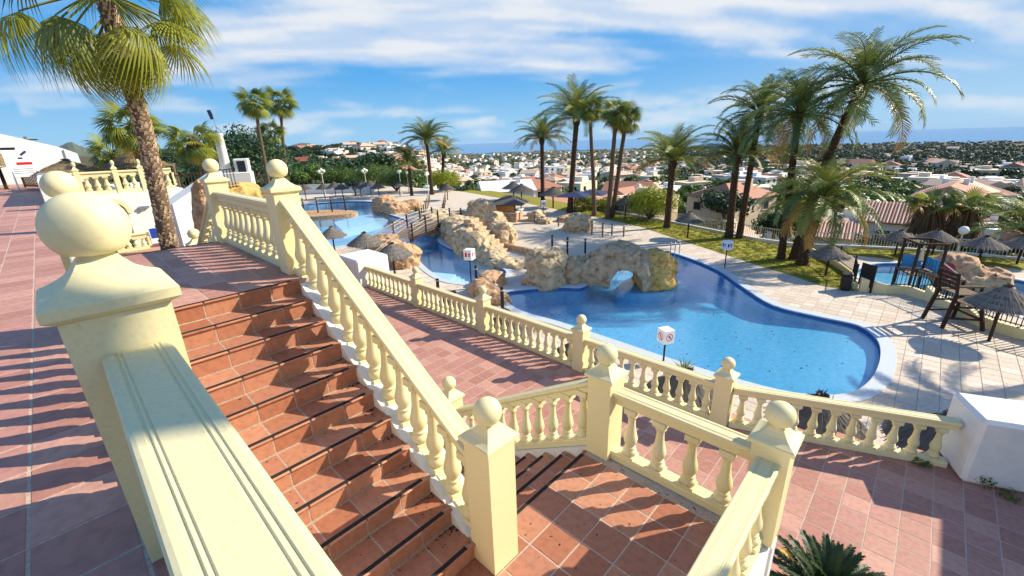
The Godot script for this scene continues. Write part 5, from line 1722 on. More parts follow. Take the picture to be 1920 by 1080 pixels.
# a house with real roof planes, window boxes and sills; roof: "flat", "gable", "hip"
func house(called: String, label: String, at: Vector3, turn: float, w: float, d: float, h: float, roof: String, wall: Material, roof_m: Material, windows: int, group := "", merged := false) -> Node3D:
	var t := thing(called, label, "house", at, turn, group)
	t.set_meta("base_name", called)
	part("wall", boxes([[Vector3(0, h / 2 - 1.5, 0), Vector3(w, h + 3.0, d), 0.03]]), wall, t)
	var st := begin()
	var e := 0.45
	if roof == "flat":
		cbox(st, Vector3(0, h + 0.12, 0), Vector3(w + 0.12, 0.3, d + 0.12), 0.02)
		cbox(st, Vector3(w * 0.18, h + 0.9, 0), Vector3(w * 0.35, 1.6, d * 0.4), 0.02)
		part("roof", st.commit(), wall, t)
	else:
		var rh := d * 0.24
		var y := h + 0.02
		var ins := 0.0 if roof == "gable" else d * 0.5
		var A := Vector3(-w / 2 - e, y, -d / 2 - e)
		var B := Vector3(w / 2 + e, y, -d / 2 - e)
		var C := Vector3(w / 2 + e, y, d / 2 + e)
		var D := Vector3(-w / 2 - e, y, d / 2 + e)
		var R0 := Vector3(-w / 2 - e + ins, y + rh, 0)
		var R1 := Vector3(w / 2 + e - ins, y + rh, 0)
		quad(st, A, B, R1, R0, Vector3(0, 1, -1))
		quad(st, D, C, R1, R0, Vector3(0, 1, 1))
		tri(st, A, D, R0, Vector3(-1, 0.3, 0).normalized())
		tri(st, B, C, R1, Vector3(1, 0.3, 0).normalized())
		quad(st, A, B, C, D, Vector3.DOWN)
		var rf := part("roof", st.commit(), roof_m, t)
		part("chimney", boxes([[Vector3(w * 0.25, y + rh * 0.9, d * 0.12), Vector3(0.7, 1.3, 0.7), 0.03]]), wall, rf)
	var storeys := maxi(1, int(round(h / 2.9)))
	var all := begin()
	for s in storeys:
		for side in 4:
			var long := w if side % 2 == 0 else d
			var n := maxi(1, int(long / 3.6)) if windows > 0 else 0
			for i in n:
				var x := (i + 0.5) / n * long - long / 2
				var bs := Basis(Vector3.UP, side * PI / 2)
				var door := s == 0 and (i + side) % 3 == 0
				var sz := Vector3(1.2, 2.1, 0.12) if door else Vector3(1.3, 1.2, 0.12)
				var p := bs * Vector3(x, s * 2.9 + (1.05 if door else 1.55), (d if side % 2 == 0 else w) / 2)
				if merged: cbox(all, p, sz, 0.0, bs)
				else:
					var wn := part("door" if door else "window", box_mesh(sz, 0.01), M.glass, t, p, bs)
					part("frame", boxes([[Vector3(0, sz.y / 2 + 0.06, 0.02), Vector3(sz.x + 0.2, 0.12, 0.14), 0.01], [Vector3(-sz.x / 2 - 0.05, 0, 0.02), Vector3(0.1, sz.y, 0.14), 0.01], [Vector3(sz.x / 2 + 0.05, 0, 0.02), Vector3(0.1, sz.y, 0.14), 0.01], [Vector3(0, -sz.y / 2 - 0.05, 0.05), Vector3(sz.x + 0.3, 0.1, 0.2), 0.01]]), wall, wn)
	if merged and windows > 0: part("windows", all.commit(), M.glass, t).set_meta("kind", "stuff")
	return t

func build_places():
	# ----- lifeguard chair
	var lc := thing("lifeguard_chair", "tall dark wooden lifeguard chair on the deck beside the pool", "chair", Vector3(25.4, DECK, 1.75), 0.62)
	var y1 := 1.45
	for k in [[-0.75, 0.65, -0.42, 0.48], [0.75, 0.65, 0.42, 0.48], [-0.55, -0.70, -0.46, -0.46], [0.55, -0.70, 0.46, -0.46]]:
		part("leg", boxes([bar(Vector3(k[0], 0, k[1]), Vector3(k[2], y1, k[3]), 0.12)]), M.wood, lc)
	for y in [0.45, 0.95]:
		var f: float = y / y1
		var zf := lerpf(0.65, 0.48, f)
		part("cross_brace", boxes([bar(Vector3(lerpf(-0.75, -0.42, f), y, zf), Vector3(lerpf(0.75, 0.42, f), y, zf), 0.09)]), M.wood, lc)
		part("side_brace", boxes([bar(Vector3(lerpf(-0.75, -0.42, f), y, zf), Vector3(-0.5, y, -0.62), 0.08)]), M.wood, lc)
		part("side_brace", boxes([bar(Vector3(lerpf(0.75, 0.42, f), y, zf), Vector3(0.5, y, -0.62), 0.08)]), M.wood, lc)
	for i in 6: part("footboard_slat", box_mesh(Vector3(1.05, 0.035, 0.11), 0.006), M.wood_grey, lc, Vector3(0, 1.02, 0.75 - i * 0.13))
	for i in 6: part("seat_slat", box_mesh(Vector3(0.98, 0.035, 0.13), 0.006), M.wood_grey, lc, Vector3(0, y1 + 0.03, 0.42 - i * 0.155))
	for s in [-0.46, 0.46]:
		part("back_upright", boxes([bar(Vector3(s, y1 - 0.1, -0.44), Vector3(s, y1 + 0.95, -0.62), 0.09)]), M.wood, lc)
		part("arm_post", boxes([bar(Vector3(s, y1, 0.38), Vector3(s, y1 + 0.36, 0.38), 0.08)]), M.wood, lc)
		part("armrest", boxes([bar(Vector3(s, y1 + 0.38, 0.46), Vector3(s, y1 + 0.38, -0.52), 0.09)]), M.wood_grey, lc)
	for i in 4: part("back_slat", box_mesh(Vector3(0.92, 0.13, 0.03), 0.006), M.wood, lc, Vector3(0, y1 + 0.28 + i * 0.19, -0.50 - i * 0.034))
	# ----- kids pool with its stepped yellow wall
	var apron := structure("kids_pool_deck")
	var st := begin()
	for p in cut_cells(pv([[28.6, -2.6], [32.0, -3.6], [36.6, -4.2], [37.0, -0.4], [38.4, 3.0], [38.8, 9.0], [36.0, 13.0], [23.4, 13.5], [23.2, 8.0], [25.2, 3.9], [26.2, 2.6], [28.0, 1.4], [29.2, 0.2]]), [kids_pool], 3.0, 0.0).bits: plate(st, p, DECK - 0.2, DECK - 0.03)
	part("paving", st.commit(), M.paver[1], apron)
	pool("kids_pool", kids_pool, -7.0, 0.3, "", "", DECK - 0.03)
	var kw := thing("pool_wall", "stepped pale yellow wall round the kids pool with sloping tops", "wall", Vector3(28.2, DECK, -1.7))
	var wp := [[28.2, -1.7, 0.75], [28.5, -0.7, 0.45], [29.0, 0.1, 0.45], [28.4, 0.9, 0.75], [27.7, 1.4, 0.42], [26.8, 2.0, 0.75], [25.9, 2.6, 0.42], [25.2, 3.6, 0.42], [24.2, 5.8, 0.42], [23.0, 8.4, 0.42]]
	for i in wp.size() - 1:
		var a := Vector3(wp[i][0], DECK, wp[i][1]) - kw.position
		var b := Vector3(wp[i + 1][0], DECK, wp[i + 1][1]) - kw.position
		st = begin()
		var d := (b - a).normalized()
		var s := Vector3(-d.z, 0, d.x) * 0.13
		a -= d * 0.03
		b += d * 0.03
		var ha: Vector3 = Vector3.UP * wp[i][2]
		var hb2: Vector3 = Vector3.UP * (wp[i + 1][2] if wp[i + 1][2] <= wp[i][2] else 0.42)
		quad(st, a - s, b - s, b - s + hb2, a - s + ha, -s)
		quad(st, a + s, b + s, b + s + hb2, a + s + ha, s)
		quad(st, a - s, a + s, a + s + ha, a - s + ha, -d)
		quad(st, b - s, b + s, b + s + hb2, b - s + hb2, d)
		quad(st, a - s + ha, a + s + ha, b + s + hb2, b - s + hb2, Vector3.UP)
		part("wall_bay", st.commit(), M.cream, kw)
	var lw := thing("lawn_wall", "pale yellow low wall along the lawn beside the bin", "wall", Vector3(30.0, DECK, -2.4))
	var lp := [[28.3, -1.9], [30.7, -2.3], [32.8, -3.4], [36.3, -5.6]]
	for i in 3: part("wall_bay", boxes([[Vector3((lp[i][0] + lp[i + 1][0]) / 2 - 30.0, 0.16, (lp[i][1] + lp[i + 1][1]) / 2 + 2.4), Vector3(0.22, 0.36, Vector2(lp[i + 1][0] - lp[i][0], lp[i + 1][1] - lp[i][1]).length() + 0.05), 0.01, Basis(Vector3.UP, atan2(lp[i + 1][0] - lp[i][0], lp[i + 1][1] - lp[i][1]))]]), M.cream, lw)
	var bin := thing("waste_bin", "black waste bin at the corner of the lawn", "bin", Vector3(27.9, DECK, -2.3), 0.3)
	part("body", boxes([[Vector3(0, 0.42, 0), Vector3(0.42, 0.84, 0.42), 0.04]]), M.black, bin)
	part("lid", boxes([[Vector3(0, 0.87, 0), Vector3(0.46, 0.06, 0.46), 0.02]]), M.black, bin)
	var gate := thing("pool_gate", "black solid gate panel standing open behind the bin", "gate", Vector3(28.35, DECK, -1.55), 0.9)
	part("panel", boxes([[Vector3(0.0, 0.85, 0), Vector3(0.75, 1.2, 0.05), 0.01]]), M.black, gate)
	part("post", boxes([[Vector3(-0.4, 0.75, 0), Vector3(0.08, 1.5, 0.08), 0.01]]), M.black, gate)
	var gf := "black fences round the kids pool"
	fence("black fence on the stepped yellow wall behind the lifeguard chair", [Vector3(28.7, DECK + 0.4, -0.5), Vector3(28.9, DECK + 0.4, 0.3), Vector3(27.6, DECK + 0.4, 1.5), Vector3(26.6, DECK + 0.4, 2.2), Vector3(25.6, DECK + 0.4, 3.0), Vector3(24.9, DECK + 0.4, 4.2), Vector3(23.9, DECK + 0.4, 6.6)], 0.95, 0.14, M.black, gf, 0.03)
	fence("black fence beside the lawn parasol along the kids pool", [Vector3(28.6, DECK + 0.3, -2.0), Vector3(30.6, DECK + 0.3, -2.3), Vector3(32.8, DECK + 0.3, -3.3), Vector3(36.2, DECK + 0.3, -5.5)], 0.95, 0.14, M.black, gf)
	# ----- play tower with slide rock
	var pt := thing("play_tower", "dark wooden play tower with blue panels in the kids pool", "play tower", Vector3(31.4, -6.95, 0.35), 0.5)
	pt.scale = Vector3.ONE * 0.84
	for k in [[-0.8, -0.7], [0.8, -0.7], [0.8, 0.7], [-0.8, 0.7]]: part("leg", boxes([[Vector3(k[0], 1.75, k[1]), Vector3(0.13, 3.5, 0.13), 0.01]]), M.wood, pt)
	part("platform", boxes([[Vector3(0, 1.45, 0), Vector3(1.8, 0.1, 1.6), 0.01]]), M.wood_grey, pt)
	for s in [-0.75, 0.75]: part("top_beam", boxes([[Vector3(0, 3.45, s), Vector3(1.75, 0.12, 0.12), 0.01]]), M.wood, pt)
	for s in [-0.85, 0.85]: part("top_beam", boxes([[Vector3(s, 3.45, 0), Vector3(0.12, 0.12, 1.5), 0.01]]), M.wood, pt)
	for k in 5: part("blue_panel", box_mesh(Vector3(0.26, 0.75, 0.04), 0.01), M.sky_blue, pt, Vector3(-0.62 + k * 0.31, 1.95, 0.72))
	part("blue_panel", boxes([[Vector3(0.87, 1.95, 0), Vector3(0.04, 0.8, 1.1), 0.01]]), M.sky_blue, pt)
	part("bell_rope", tube_mesh([Vector3(0, 3.4, 0), Vector3(0.05, 2.6, 0), Vector3(0, 2.2, 0)], [0.03, 0.09, 0.13], 8), M.rope, pt)
	for k in 7: part("stair_step", box_mesh(Vector3(0.9, 0.05, 0.24), 0.01), M.wood_grey, pt, Vector3(-0.1, 0.25 + k * 0.18, 2.4 - k * 0.24))
	for s in [-0.6, 0.4]: part("stair_rail", boxes([bar(Vector3(s, 1.0, 2.5), Vector3(s, 2.3, 0.8), 0.07)]), M.rope, pt)
	var sl := thing("water_slide", "red tube slide curling out of the slide rock", "slide", Vector3(32.7, -6.95, 1.5), 0.5)
	sl.scale = Vector3.ONE * 0.75
	var pts := []
	var rad := []
	for i in 12:
		var u := i / 11.0
		pts.append(Vector3(-1.0 + sin(u * 3.0) * 1.2, 2.0 - 1.6 * u, -0.6 + u * 2.0))
		rad.append(0.42)
	part("tube", tube_mesh(pts, rad, 12), M.dark_red, sl)
	rock("brown slide rock behind the play tower", [[Vector3(33.6, -6.0, 1.8), Vector3(0.9, 1.05, 0.95)], [Vector3(34.0, -6.4, 3.2), Vector3(1.0, 0.75, 1.0)], [Vector3(33.4, -6.6, 2.2), Vector3(0.8, 0.8, 0.8)]], M.rock_pink, 70, 0.15, 0.4, "sandstone boulders round the pools")
	globe_lamp("single white globe lamp behind the slide rock", Vector3(38.9, DECK, 2.0), 2.0, 1)
	# ----- fence round the lawn
	var fl := [Vector3(41.4, DECK, 9.0), Vector3(41.4, DECK, 6.0), Vector3(41.1, DECK, 3.0), Vector3(40.5, DECK, -0.4), Vector3(39.4, DECK, -3.4), Vector3(37.8, DECK, -6.4), Vector3(38.2, DECK, -9.2), Vector3(39.4, DECK, -12.4), Vector3(40.6, DECK, -15.4), Vector3(41.8, DECK, -18.4), Vector3(42.8, DECK, -21.6), Vector3(44.0, DECK, -24.6), Vector3(45.0, DECK, -27.6), Vector3(46.0, DECK, -30.6)]
	fence("long grey metal fence along the far edge of the lawn", fl, 1.05, 0.16, M.metal, "garden fences", 0.03)
	var kb := structure("lawn_kerb")
	for i in fl.size() - 1:
		var a: Vector3 = fl[i]
		var b: Vector3 = fl[i + 1]
		part("kerb", boxes([[Vector3(0, 0.02, 0), Vector3(0.25, 0.3, a.distance_to(b) + 0.04), 0.02, Basis(Vector3.UP, atan2(b.x - a.x, b.z - a.z))]]), M.plaster, kb, (a + b) / 2 + Vector3(-0.22, 0, 0))
	# ----- globe lamps and pool house behind the upper pool
	globe_lamp("three-globe lamp left of the dark tree behind the upper pool", Vector3(34.0, DECK, -79.0), 4.2, 3)
	globe_lamp("three-globe lamp right of the dark tree behind the upper pool", Vector3(40.5, DECK, -75.8), 3.9, 3)
	globe_lamp("two-globe lamp before the dense green tree", Vector3(41.2, DECK, -65.4), 4.0, 2)
	globe_lamp("grey single lamp before the dense green tree", Vector3(43.6, DECK, -66.8), 3.6, 1)
	globe_lamp("two-globe lamp beside the wide crowned palm", Vector3(42.6, DECK, -59.6), 3.6, 2)
	var gw := thing("garden_wall", "low white garden wall behind the far parasols", "wall", Vector3(36.0, DECK, -80.0), -0.75)
	part("core", boxes([[Vector3(0, 0.8, 0), Vector3(15.0, 1.6, 0.4), 0.02]]), M.white, gw)
	part("coping", boxes([[Vector3(0, 1.66, 0), Vector3(15.1, 0.1, 0.5), 0.02]]), M.coping, gw)
	# cypress-like conifer and monument on the left
	var cf := tree_kind("dark_conifer", "large dark conifer behind the white monument", "tree", 1.2, 5.6, 8.6, M.leaf_pine, 7000, 0.22, 80, 22)
	cf.position = Vector3(15.0, -4.6, -56.0)
	copy(cf, Vector3(20.5, -4.2, -66.0), 2.0, 0.8, "dark conifer right of the thin fan palms")
	copy(cf, Vector3(25.5, -5.4, -88.0), 1.0, 0.9, "dark conifer behind the candelabra cactus")
	var mo := thing("monument", "white monument with a slanting column and a flag pole", "monument", Vector3(9.2, -2.2, -36.3), -0.4)
	part("base", boxes([[Vector3(0, 1.2, 0), Vector3(2.6, 2.4, 1.6), 0.05], [Vector3(0.8, 2.6, 0.1), Vector3(0.9, 1.4, 0.9), 0.05], [Vector3(-0.9, 2.5, 0), Vector3(0.5, 0.5, 0.9), 0.03]]), M.white, mo)
	st = begin()
	lathe(st, [Vector2(0, 0), Vector2(0.34, 0), Vector2(0.27, 2.6), Vector2(0.31, 2.65), Vector2(0.31, 2.8), Vector2(0, 2.82)], 16)
	part("column", st.commit(), M.white, mo, Vector3(-0.25, 2.2, 0))
	part("niche", boxes([[Vector3(0.8, 2.7, 0.56), Vector3(0.5, 0.9, 0.06), 0.01]]), M.glass, mo)
	part("flag_pole", tube_mesh([Vector3(-0.25, 5.0, 0), Vector3(-0.3, 6.5, 0)], [0.03, 0.02], 6), M.metal, mo)
	part("flag", boxes([[Vector3(-0.42, 6.2, 0), Vector3(0.22, 0.6, 0.02), 0.0, Basis(Vector3.BACK, 0.2)]]), M.cloth_navy, mo)
	# ----- buildings and walls behind the upper landing
	var walk := structure("lower_walk")
	slab(walk, "slab", 0.24, 2.5, -44.0, -12.3, -2.2, -1.636, M.grout)
	slab(walk, "slab", 2.5, 4.2, -44.0, -16.0, -2.2, -1.636, M.grout)
	tile_field(walk, 0.2, 0.2 + 0.36 * 9, -12.4 - 0.36 * 25, -12.4, -1.63, 0.36, 0.009, M.rose, 60, Vector3(1, -1.6, -12))
	flight("tiled_staircase", "hidden flight of steps going down behind the upper landing", 0.24, 2.0, -9.78, -1.0, 0.0, 8, 0.33, 0.365, -1.64, 0.2)
	var ph := thing("white_house", "white building with a yellow arch under a balustraded roof terrace", "building", Vector3(1.7, -1.63, -21.6))
	var wall := CSGCombiner3D.new()
	wall.name = "wall"
	ph.add_child(wall)
	var bx := CSGBox3D.new()
	bx.name = "mass"
	bx.size = Vector3(3.4, 2.0, 2.2)
	bx.position = Vector3(0.1, 1.0, 0)
	bx.material = M.white
	wall.add_child(bx)
	var hole := CSGCylinder3D.new()
	hole.name = "arch_opening"
	hole.radius = 0.42
	hole.height = 2.4
	hole.sides = 24
	hole.rotation_degrees.x = 90
	hole.position = Vector3(-0.40, 1.3, 0.9)
	hole.operation = CSGShape3D.OPERATION_SUBTRACTION
	hole.material = M.white
	wall.add_child(hole)
	var hole2 := CSGBox3D.new()
	hole2.name = "arch_foot"
	hole2.size = Vector3(0.84, 1.7, 2.4)
	hole2.position = Vector3(-0.40, 0.45, 0.9)
	hole2.operation = CSGShape3D.OPERATION_SUBTRACTION
	hole2.material = M.white
	wall.add_child(hole2)
	st = begin()
	for i in 16:
		var a := PI * i / 16
		var b := PI * (i + 1) / 16
		for z in [1.14]:
			quad(st, Vector3(cos(a) * 0.42, sin(a) * 0.42, z), Vector3(cos(b) * 0.42, sin(b) * 0.42, z), Vector3(cos(b) * 0.55, sin(b) * 0.55, z), Vector3(cos(a) * 0.55, sin(a) * 0.55, z), Vector3.BACK)
		quad(st, Vector3(cos(a) * 0.415, sin(a) * 0.415, 1.14), Vector3(cos(b) * 0.415, sin(b) * 0.415, 1.14), Vector3(cos(b) * 0.415, sin(b) * 0.415, -0.2), Vector3(cos(a) * 0.415, sin(a) * 0.415, -0.2), -Vector3(cos(a), sin(a), 0))
	part("arch_trim", st.commit(), M.cream, ph, Vector3(-0.40, 1.3, 0))
	part("wall_lamp", boxes([[Vector3(0.5, 1.45, 1.16), Vector3(0.3, 0.08, 0.12), 0.02], [Vector3(0.4, 1.37, 1.14), Vector3(0.08, 0.12, 0.08), 0.01]]), M.metal, ph)
	balustrade("small cream balustrade on the roof terrace left of the big palm", Vector3(0.3, 0.37, -20.7), Vector3(3.3, 0.37, -20.7), 12, "cream balustrades with turned balusters", 0.75)
	for x in [0.75, 1.72, 2.42]: post("short post of the roof terrace balustrade, %s from the left" % {0.75: "first", 1.72: "second", 2.42: "third"}[x], Vector3(x, 0.37, -20.66), "posts of the roof terrace", "shaft", 1.10).scale = Vector3(0.45, 0.72, 0.45)
	var ws := thing("sloping_wall", "white sloping parapet wall right of the big palm trunk", "wall", Vector3(3.2, -1.63, -17.6))
	st = begin()
	sweep(st, PackedVector2Array([Vector2(-0.3, -3.0), Vector2(0.3, -3.0), Vector2(0.3, 0.0), Vector2(-0.3, 0.0)]), Vector3(-0.75, 1.75, 0.2), Vector3(0.9, 2.65, -0.3))
	part("core", st.commit(), M.white, ws)
	rock("brown rock beside the far landing post", [[Vector3(3.15, 0.2, -15.0), Vector3(0.42, 0.75, 0.5)], [Vector3(3.2, -0.9, -15.0), Vector3(0.6, 0.9, 0.6)]], M.rock_pink, 90, 0.08, 0.3, "rocks on the terrace")
	rock("flat orange rock terrace between the two landing posts", [[Vector3(6.5, -0.65, -25.3), Vector3(1.1, 0.75, 0.8)], [Vector3(7.6, -0.85, -25.0), Vector3(0.8, 0.5, 0.7)], [Vector3(6.9, -2.2, -25.4), Vector3(1.5, 1.3, 0.9)]], M.rock_yellow, 93, 0.16, 0.35, "rocks on the terrace")
	var bs := thing("blue_notice", "small blue and white notice at the foot of the big palm", "sign", Vector3(2.35, -1.63, -20.35), -0.1)
	part("board", boxes([[Vector3(0, 0.42, 0), Vector3(0.5, 0.6, 0.03), 0.01]]), M.sign_white, bs)
	part("panel", boxes([[Vector3(0, 0.50, 0.018), Vector3(0.42, 0.36, 0.01), 0.0]]), M.blue, bs)
	part("foot", boxes([[Vector3(0, 0.06, 0), Vector3(0.1, 0.12, 0.1), 0.01]]), M.black, bs)
	balustrade("low cream balustrade at the foot of the white building", Vector3(1.1, -1.63, -20.2), Vector3(2.0, -1.63, -20.2), 4, "cream balustrades with turned balusters", 0.6)
	fence("dark fence on the raised walk behind the white parapet", [Vector3(3.6, -0.3, -24.8), Vector3(5.0, -0.2, -24.6), Vector3(6.4, -0.1, -24.4)], 1.0, 0.12, M.wood, "dark fences on the left", 0.03)
	var rw := structure("raised_walk")
	slab(rw, "slab", 3.2, 5.6, -46.0, -23.6, -2.2, -0.5, M.plaster)
	# the terrace's far end
	var par := thing("parapet_wall", "white parapet at the far end of the terrace", "wall", Vector3(0.0, 0, -28.0))
	part("core", boxes([[Vector3(-0.05, 0.4, 0), Vector3(0.35, 0.9, 10.0), 0.02]]), M.white, par)
	fence("short brown railing beside the far notice board", [Vector3(-0.9, 0, -38.0), Vector3(-0.2, 0, -35.6), Vector3(-0.2, 0, -33.4)], 0.95, 0.22, M.wood, "dark fences on the left", 0.05)
	var nb := thing("notice_board", "white notice board with a red line at the far end of the terrace", "sign", Vector3(-0.62, 0, -33.6), 0.1)
	part("leg", boxes([[Vector3(-0.42, 0.5, 0), Vector3(0.06, 1.0, 0.06), 0.01]]), M.metal, nb)
	part("leg", boxes([[Vector3(0.42, 0.5, 0), Vector3(0.06, 1.0, 0.06), 0.01]]), M.metal, nb)
	var board := part("board", boxes([[Vector3(0, 1.45, 0), Vector3(1.1, 1.5, 0.05), 0.01]]), M.sign_white, nb)
	part("heading", boxes([[Vector3(-0.28, 2.08, 0.03), Vector3(0.5, 0.12, 0.01), 0.0]]), M.black, board)
	part("picture", boxes([[Vector3(0.18, 1.85, 0.03), Vector3(0.3, 0.1, 0.01), 0.0, Basis(Vector3.BACK, 0.7)], [Vector3(0.02, 1.62, 0.03), Vector3(0.16, 0.08, 0.01), 0.0]]), M.cloth_navy, board)
	part("red_line", boxes([[Vector3(0.1, 1.36, 0.03), Vector3(0.55, 0.13, 0.01), 0.0]]), M.red, board)
	part("small_print", boxes([[Vector3(0, 1.1, 0.03), Vector3(0.7, 0.03, 0.01), 0.0], [Vector3(0, 1.0, 0.03), Vector3(0.7, 0.03, 0.01), 0.0], [Vector3(0, 0.9, 0.03), Vector3(0.7, 0.03, 0.01), 0.0]]), M.metal, board)
	var gh := thing("white_house", "large white gabled house at the far left end of the terrace", "building", Vector3(-3.2, -0.2, -46.0))
	st = begin()
	var outline := PackedVector2Array([Vector2(-7.0, 0.0), Vector2(5.4, 0.0), Vector2(5.3, 2.0), Vector2(4.4, 2.5), Vector2(-0.6, 4.3), Vector2(-7.0, 6.3)])
	sweep(st, outline, Vector3(0, 0, 0), Vector3(0, 0, -8.0))
	part("wall", st.commit(), M.white, gh)
	part("downpipe", boxes([[Vector3(4.7, 1.2, 0.05), Vector3(0.1, 2.2, 0.1), 0.01]]), M.plaster, gh)
	for u in [[-1.6, -37.2, "left of the notice board"], [1.0, -34.0, "right of the notice board"], [3.6, -31.4, "beside the roof terrace balustrade"]]:
		var c: Node3D = umbrella("straw parasol on the far left terrace, %s" % u[2], Vector3(u[0], -0.5 if u[0] > 0 else 0.0, u[1]), 1.5, 0.85 if u[0] < 3 else 1.0, false, "straw parasols on the left terrace")
		c.get_node("thatch").material_override = M.straw
	# ----- white house with a striped tile roof below the lawn
	var wh := thing("white_villa", "white villa with a striped tile roof beyond the lawn", "house", Vector3(62.5, -13.2, -1.6), 0.0)
	part("wall", boxes([[Vector3(3.0, 2.6, 0.0), Vector3(7.0, 5.2, 6.6), 0.03], [Vector3(3.0, 2.6, 5.2), Vector3(5.0, 5.2, 4.4), 0.03]]), M.housewall[0], wh)
	var rf := group_part("roof", wh, Vector3(0, 5.2, 0))
	st = begin()
	quad(st, Vector3(-0.9, 0.0, -3.7), Vector3(-0.9, 0.0, 3.7), Vector3(3.2, 1.75, 3.7), Vector3(3.2, 1.75, -3.7), Vector3(-1, 2, 0))
	quad(st, Vector3(7.2, 0.0, -3.7), Vector3(7.2, 0.0, 3.7), Vector3(3.2, 1.75, 3.7), Vector3(3.2, 1.75, -3.7), Vector3(1, 2, 0))
	quad(st, Vector3(-0.9, -0.08, -3.7), Vector3(-0.9, -0.08, 3.7), Vector3(7.2, -0.08, 3.7), Vector3(7.2, -0.08, -3.7), Vector3.DOWN)
	for s in [-3.55, 3.55]: tri(st, Vector3(-0.5, 0, s), Vector3(6.8, 0, s), Vector3(3.2, 1.7, s), Vector3(0, 0, signf(s)))
	part("roof_deck", st.commit(), M.roof[2], rf)
	var cap := begin()
	tube(cap, [Vector3.ZERO, Vector3(4.1, 1.75, 0)], [0.11, 0.11], 8)
	var capm := cap.commit()
	for i in 25:
		part("tile_row", capm, M.roof[0] if i % 2 else M.roof[2], rf, Vector3(-0.95, 0.05, -3.6 + i * 0.3))
	var w1 := part("window", boxes([[Vector3(-0.52, 3.9, -1.3), Vector3(0.06, 0.95, 1.15), 0.01]]), M.glass, wh)
	part("frame", boxes([[Vector3(-0.56, 3.9, -1.3), Vector3(0.06, 0.95, 0.07), 0.01], [Vector3(-0.56, 4.4, -1.3), Vector3(0.08, 0.08, 1.25), 0.01], [Vector3(-0.56, 3.38, -1.3), Vector3(0.14, 0.1, 1.3), 0.01], [Vector3(-0.56, 3.9, -1.9), Vector3(0.08, 1.0, 0.08), 0.01], [Vector3(-0.56, 3.9, -0.7), Vector3(0.08, 1.0, 0.08), 0.01]]), M.sign_white, w1)
	part("window", boxes([[Vector3(0.52, 3.7, 4.6), Vector3(0.1, 1.3, 1.0), 0.01]]), M.glass, wh)
	var an := thing("white_villa", "low white annex with a striped tile roof left of the villa", "house", Vector3(60.0, -13.2, -7.2), 0.1)
	part("wall", boxes([[Vector3(0, 1.9, 0), Vector3(5.0, 3.8, 4.6), 0.03]]), M.housewall[0], an)
	st = begin()
	quad(st, Vector3(-2.9, 3.8, -2.7), Vector3(-2.9, 3.8, 2.7), Vector3(2.6, 5.3, 2.7), Vector3(2.6, 5.3, -2.7), Vector3(-1, 2, 0))
	quad(st, Vector3(2.6, 5.3, -2.7), Vector3(2.6, 5.3, 2.7), Vector3(2.6, 3.8, 2.7), Vector3(2.6, 3.8, -2.7), Vector3(1, 0, 0))
	var arf := part("roof", st.commit(), M.roof[2], an)
	for i in 18: part("tile_row", capm, M.roof[0] if i % 2 else M.roof[2], arf, Vector3(-2.95, 3.85, -2.6 + i * 0.3), Basis(Vector3.BACK, -0.13))
	part("window", boxes([[Vector3(-2.52, 2.2, 0.6), Vector3(0.08, 0.9, 1.0), 0.01]]), M.glass, an)
	# garden walls and roofs just below the lawn
	house("garden_house", "white house with a pale terracotta roof just below the lawn fence", Vector3(51.0, -14.2, -15.5), 0.25, 7.5, 6.0, 3.4, "hip", M.housewall[0], M.roof[2], 1)
	house("garden_house", "low house with a wide terracotta roof behind the lawn parasol", Vector3(60.0, -15.6, -19.5), 0.1, 11.0, 8.0, 4.0, "gable", M.housewall[1], M.roof[2], 1)
	house("garden_house", "white flat-roofed house with a roof box behind the pale palm trunk", Vector3(72.0, -17.2, -13.0), 0.3, 8.0, 7.0, 6.2, "flat", M.housewall[0], M.roof[0], 1)
	house("garden_house", "long red-roofed house behind the blue shade canopies", Vector3(60.0, -13.0, -43.0), -0.3, 16.0, 7.0, 4.2, "gable", M.housewall[0], M.roof[0], 1)
	house("garden_house", "house with a hipped orange roof behind the thatched hut", Vector3(70.0, -13.2, -62.0), -0.3, 11.0, 9.0, 5.6, "hip", M.housewall[1], M.roof[1], 1)
	house("garden_house", "white house with a grey lean roof behind the bridge path", Vector3(58.0, -10.5, -57.0), -0.6, 9.0, 7.0, 3.8, "gable", M.housewall[0], M.housewall[0], 1)
const HEADING := 45.92
var right_land := [[0, -9.0], [45, -9.5], [65, -13.0], [100, -17.0], [150, -21.0], [250, -27.0], [400, -34.0], [700, -43.0], [1200, -51.5], [2000, -58.0], [2800, -61.5], [3300, -66.0], [6000, -90.0]]
var left_land := [[0, -2.6], [40, -2.8], [75, -5.0], [95, -7.4], [150, -10.5], [300, -11.0], [700, -4.0], [1200, -2.0], [2500, -40.0], [3300, -66.0], [6000, -90.0]]
func along(t: Array, d: float) -> float:
	for i in t.size() - 1:
		if d <= t[i + 1][0]: return lerpf(t[i][1], t[i + 1][1], smoothstep(0.0, 1.0, (d - t[i][0]) / float(t[i + 1][0] - t[i][0])) * 0.5 + 0.5 * (d - t[i][0]) / float(t[i + 1][0] - t[i][0]))
	return t[-1][1]
func bearing(x: float, z: float) -> float:   # degrees to the right of the view
	return wrapf(rad_to_deg(atan2(x, -z)) - HEADING, -180.0, 180.0)
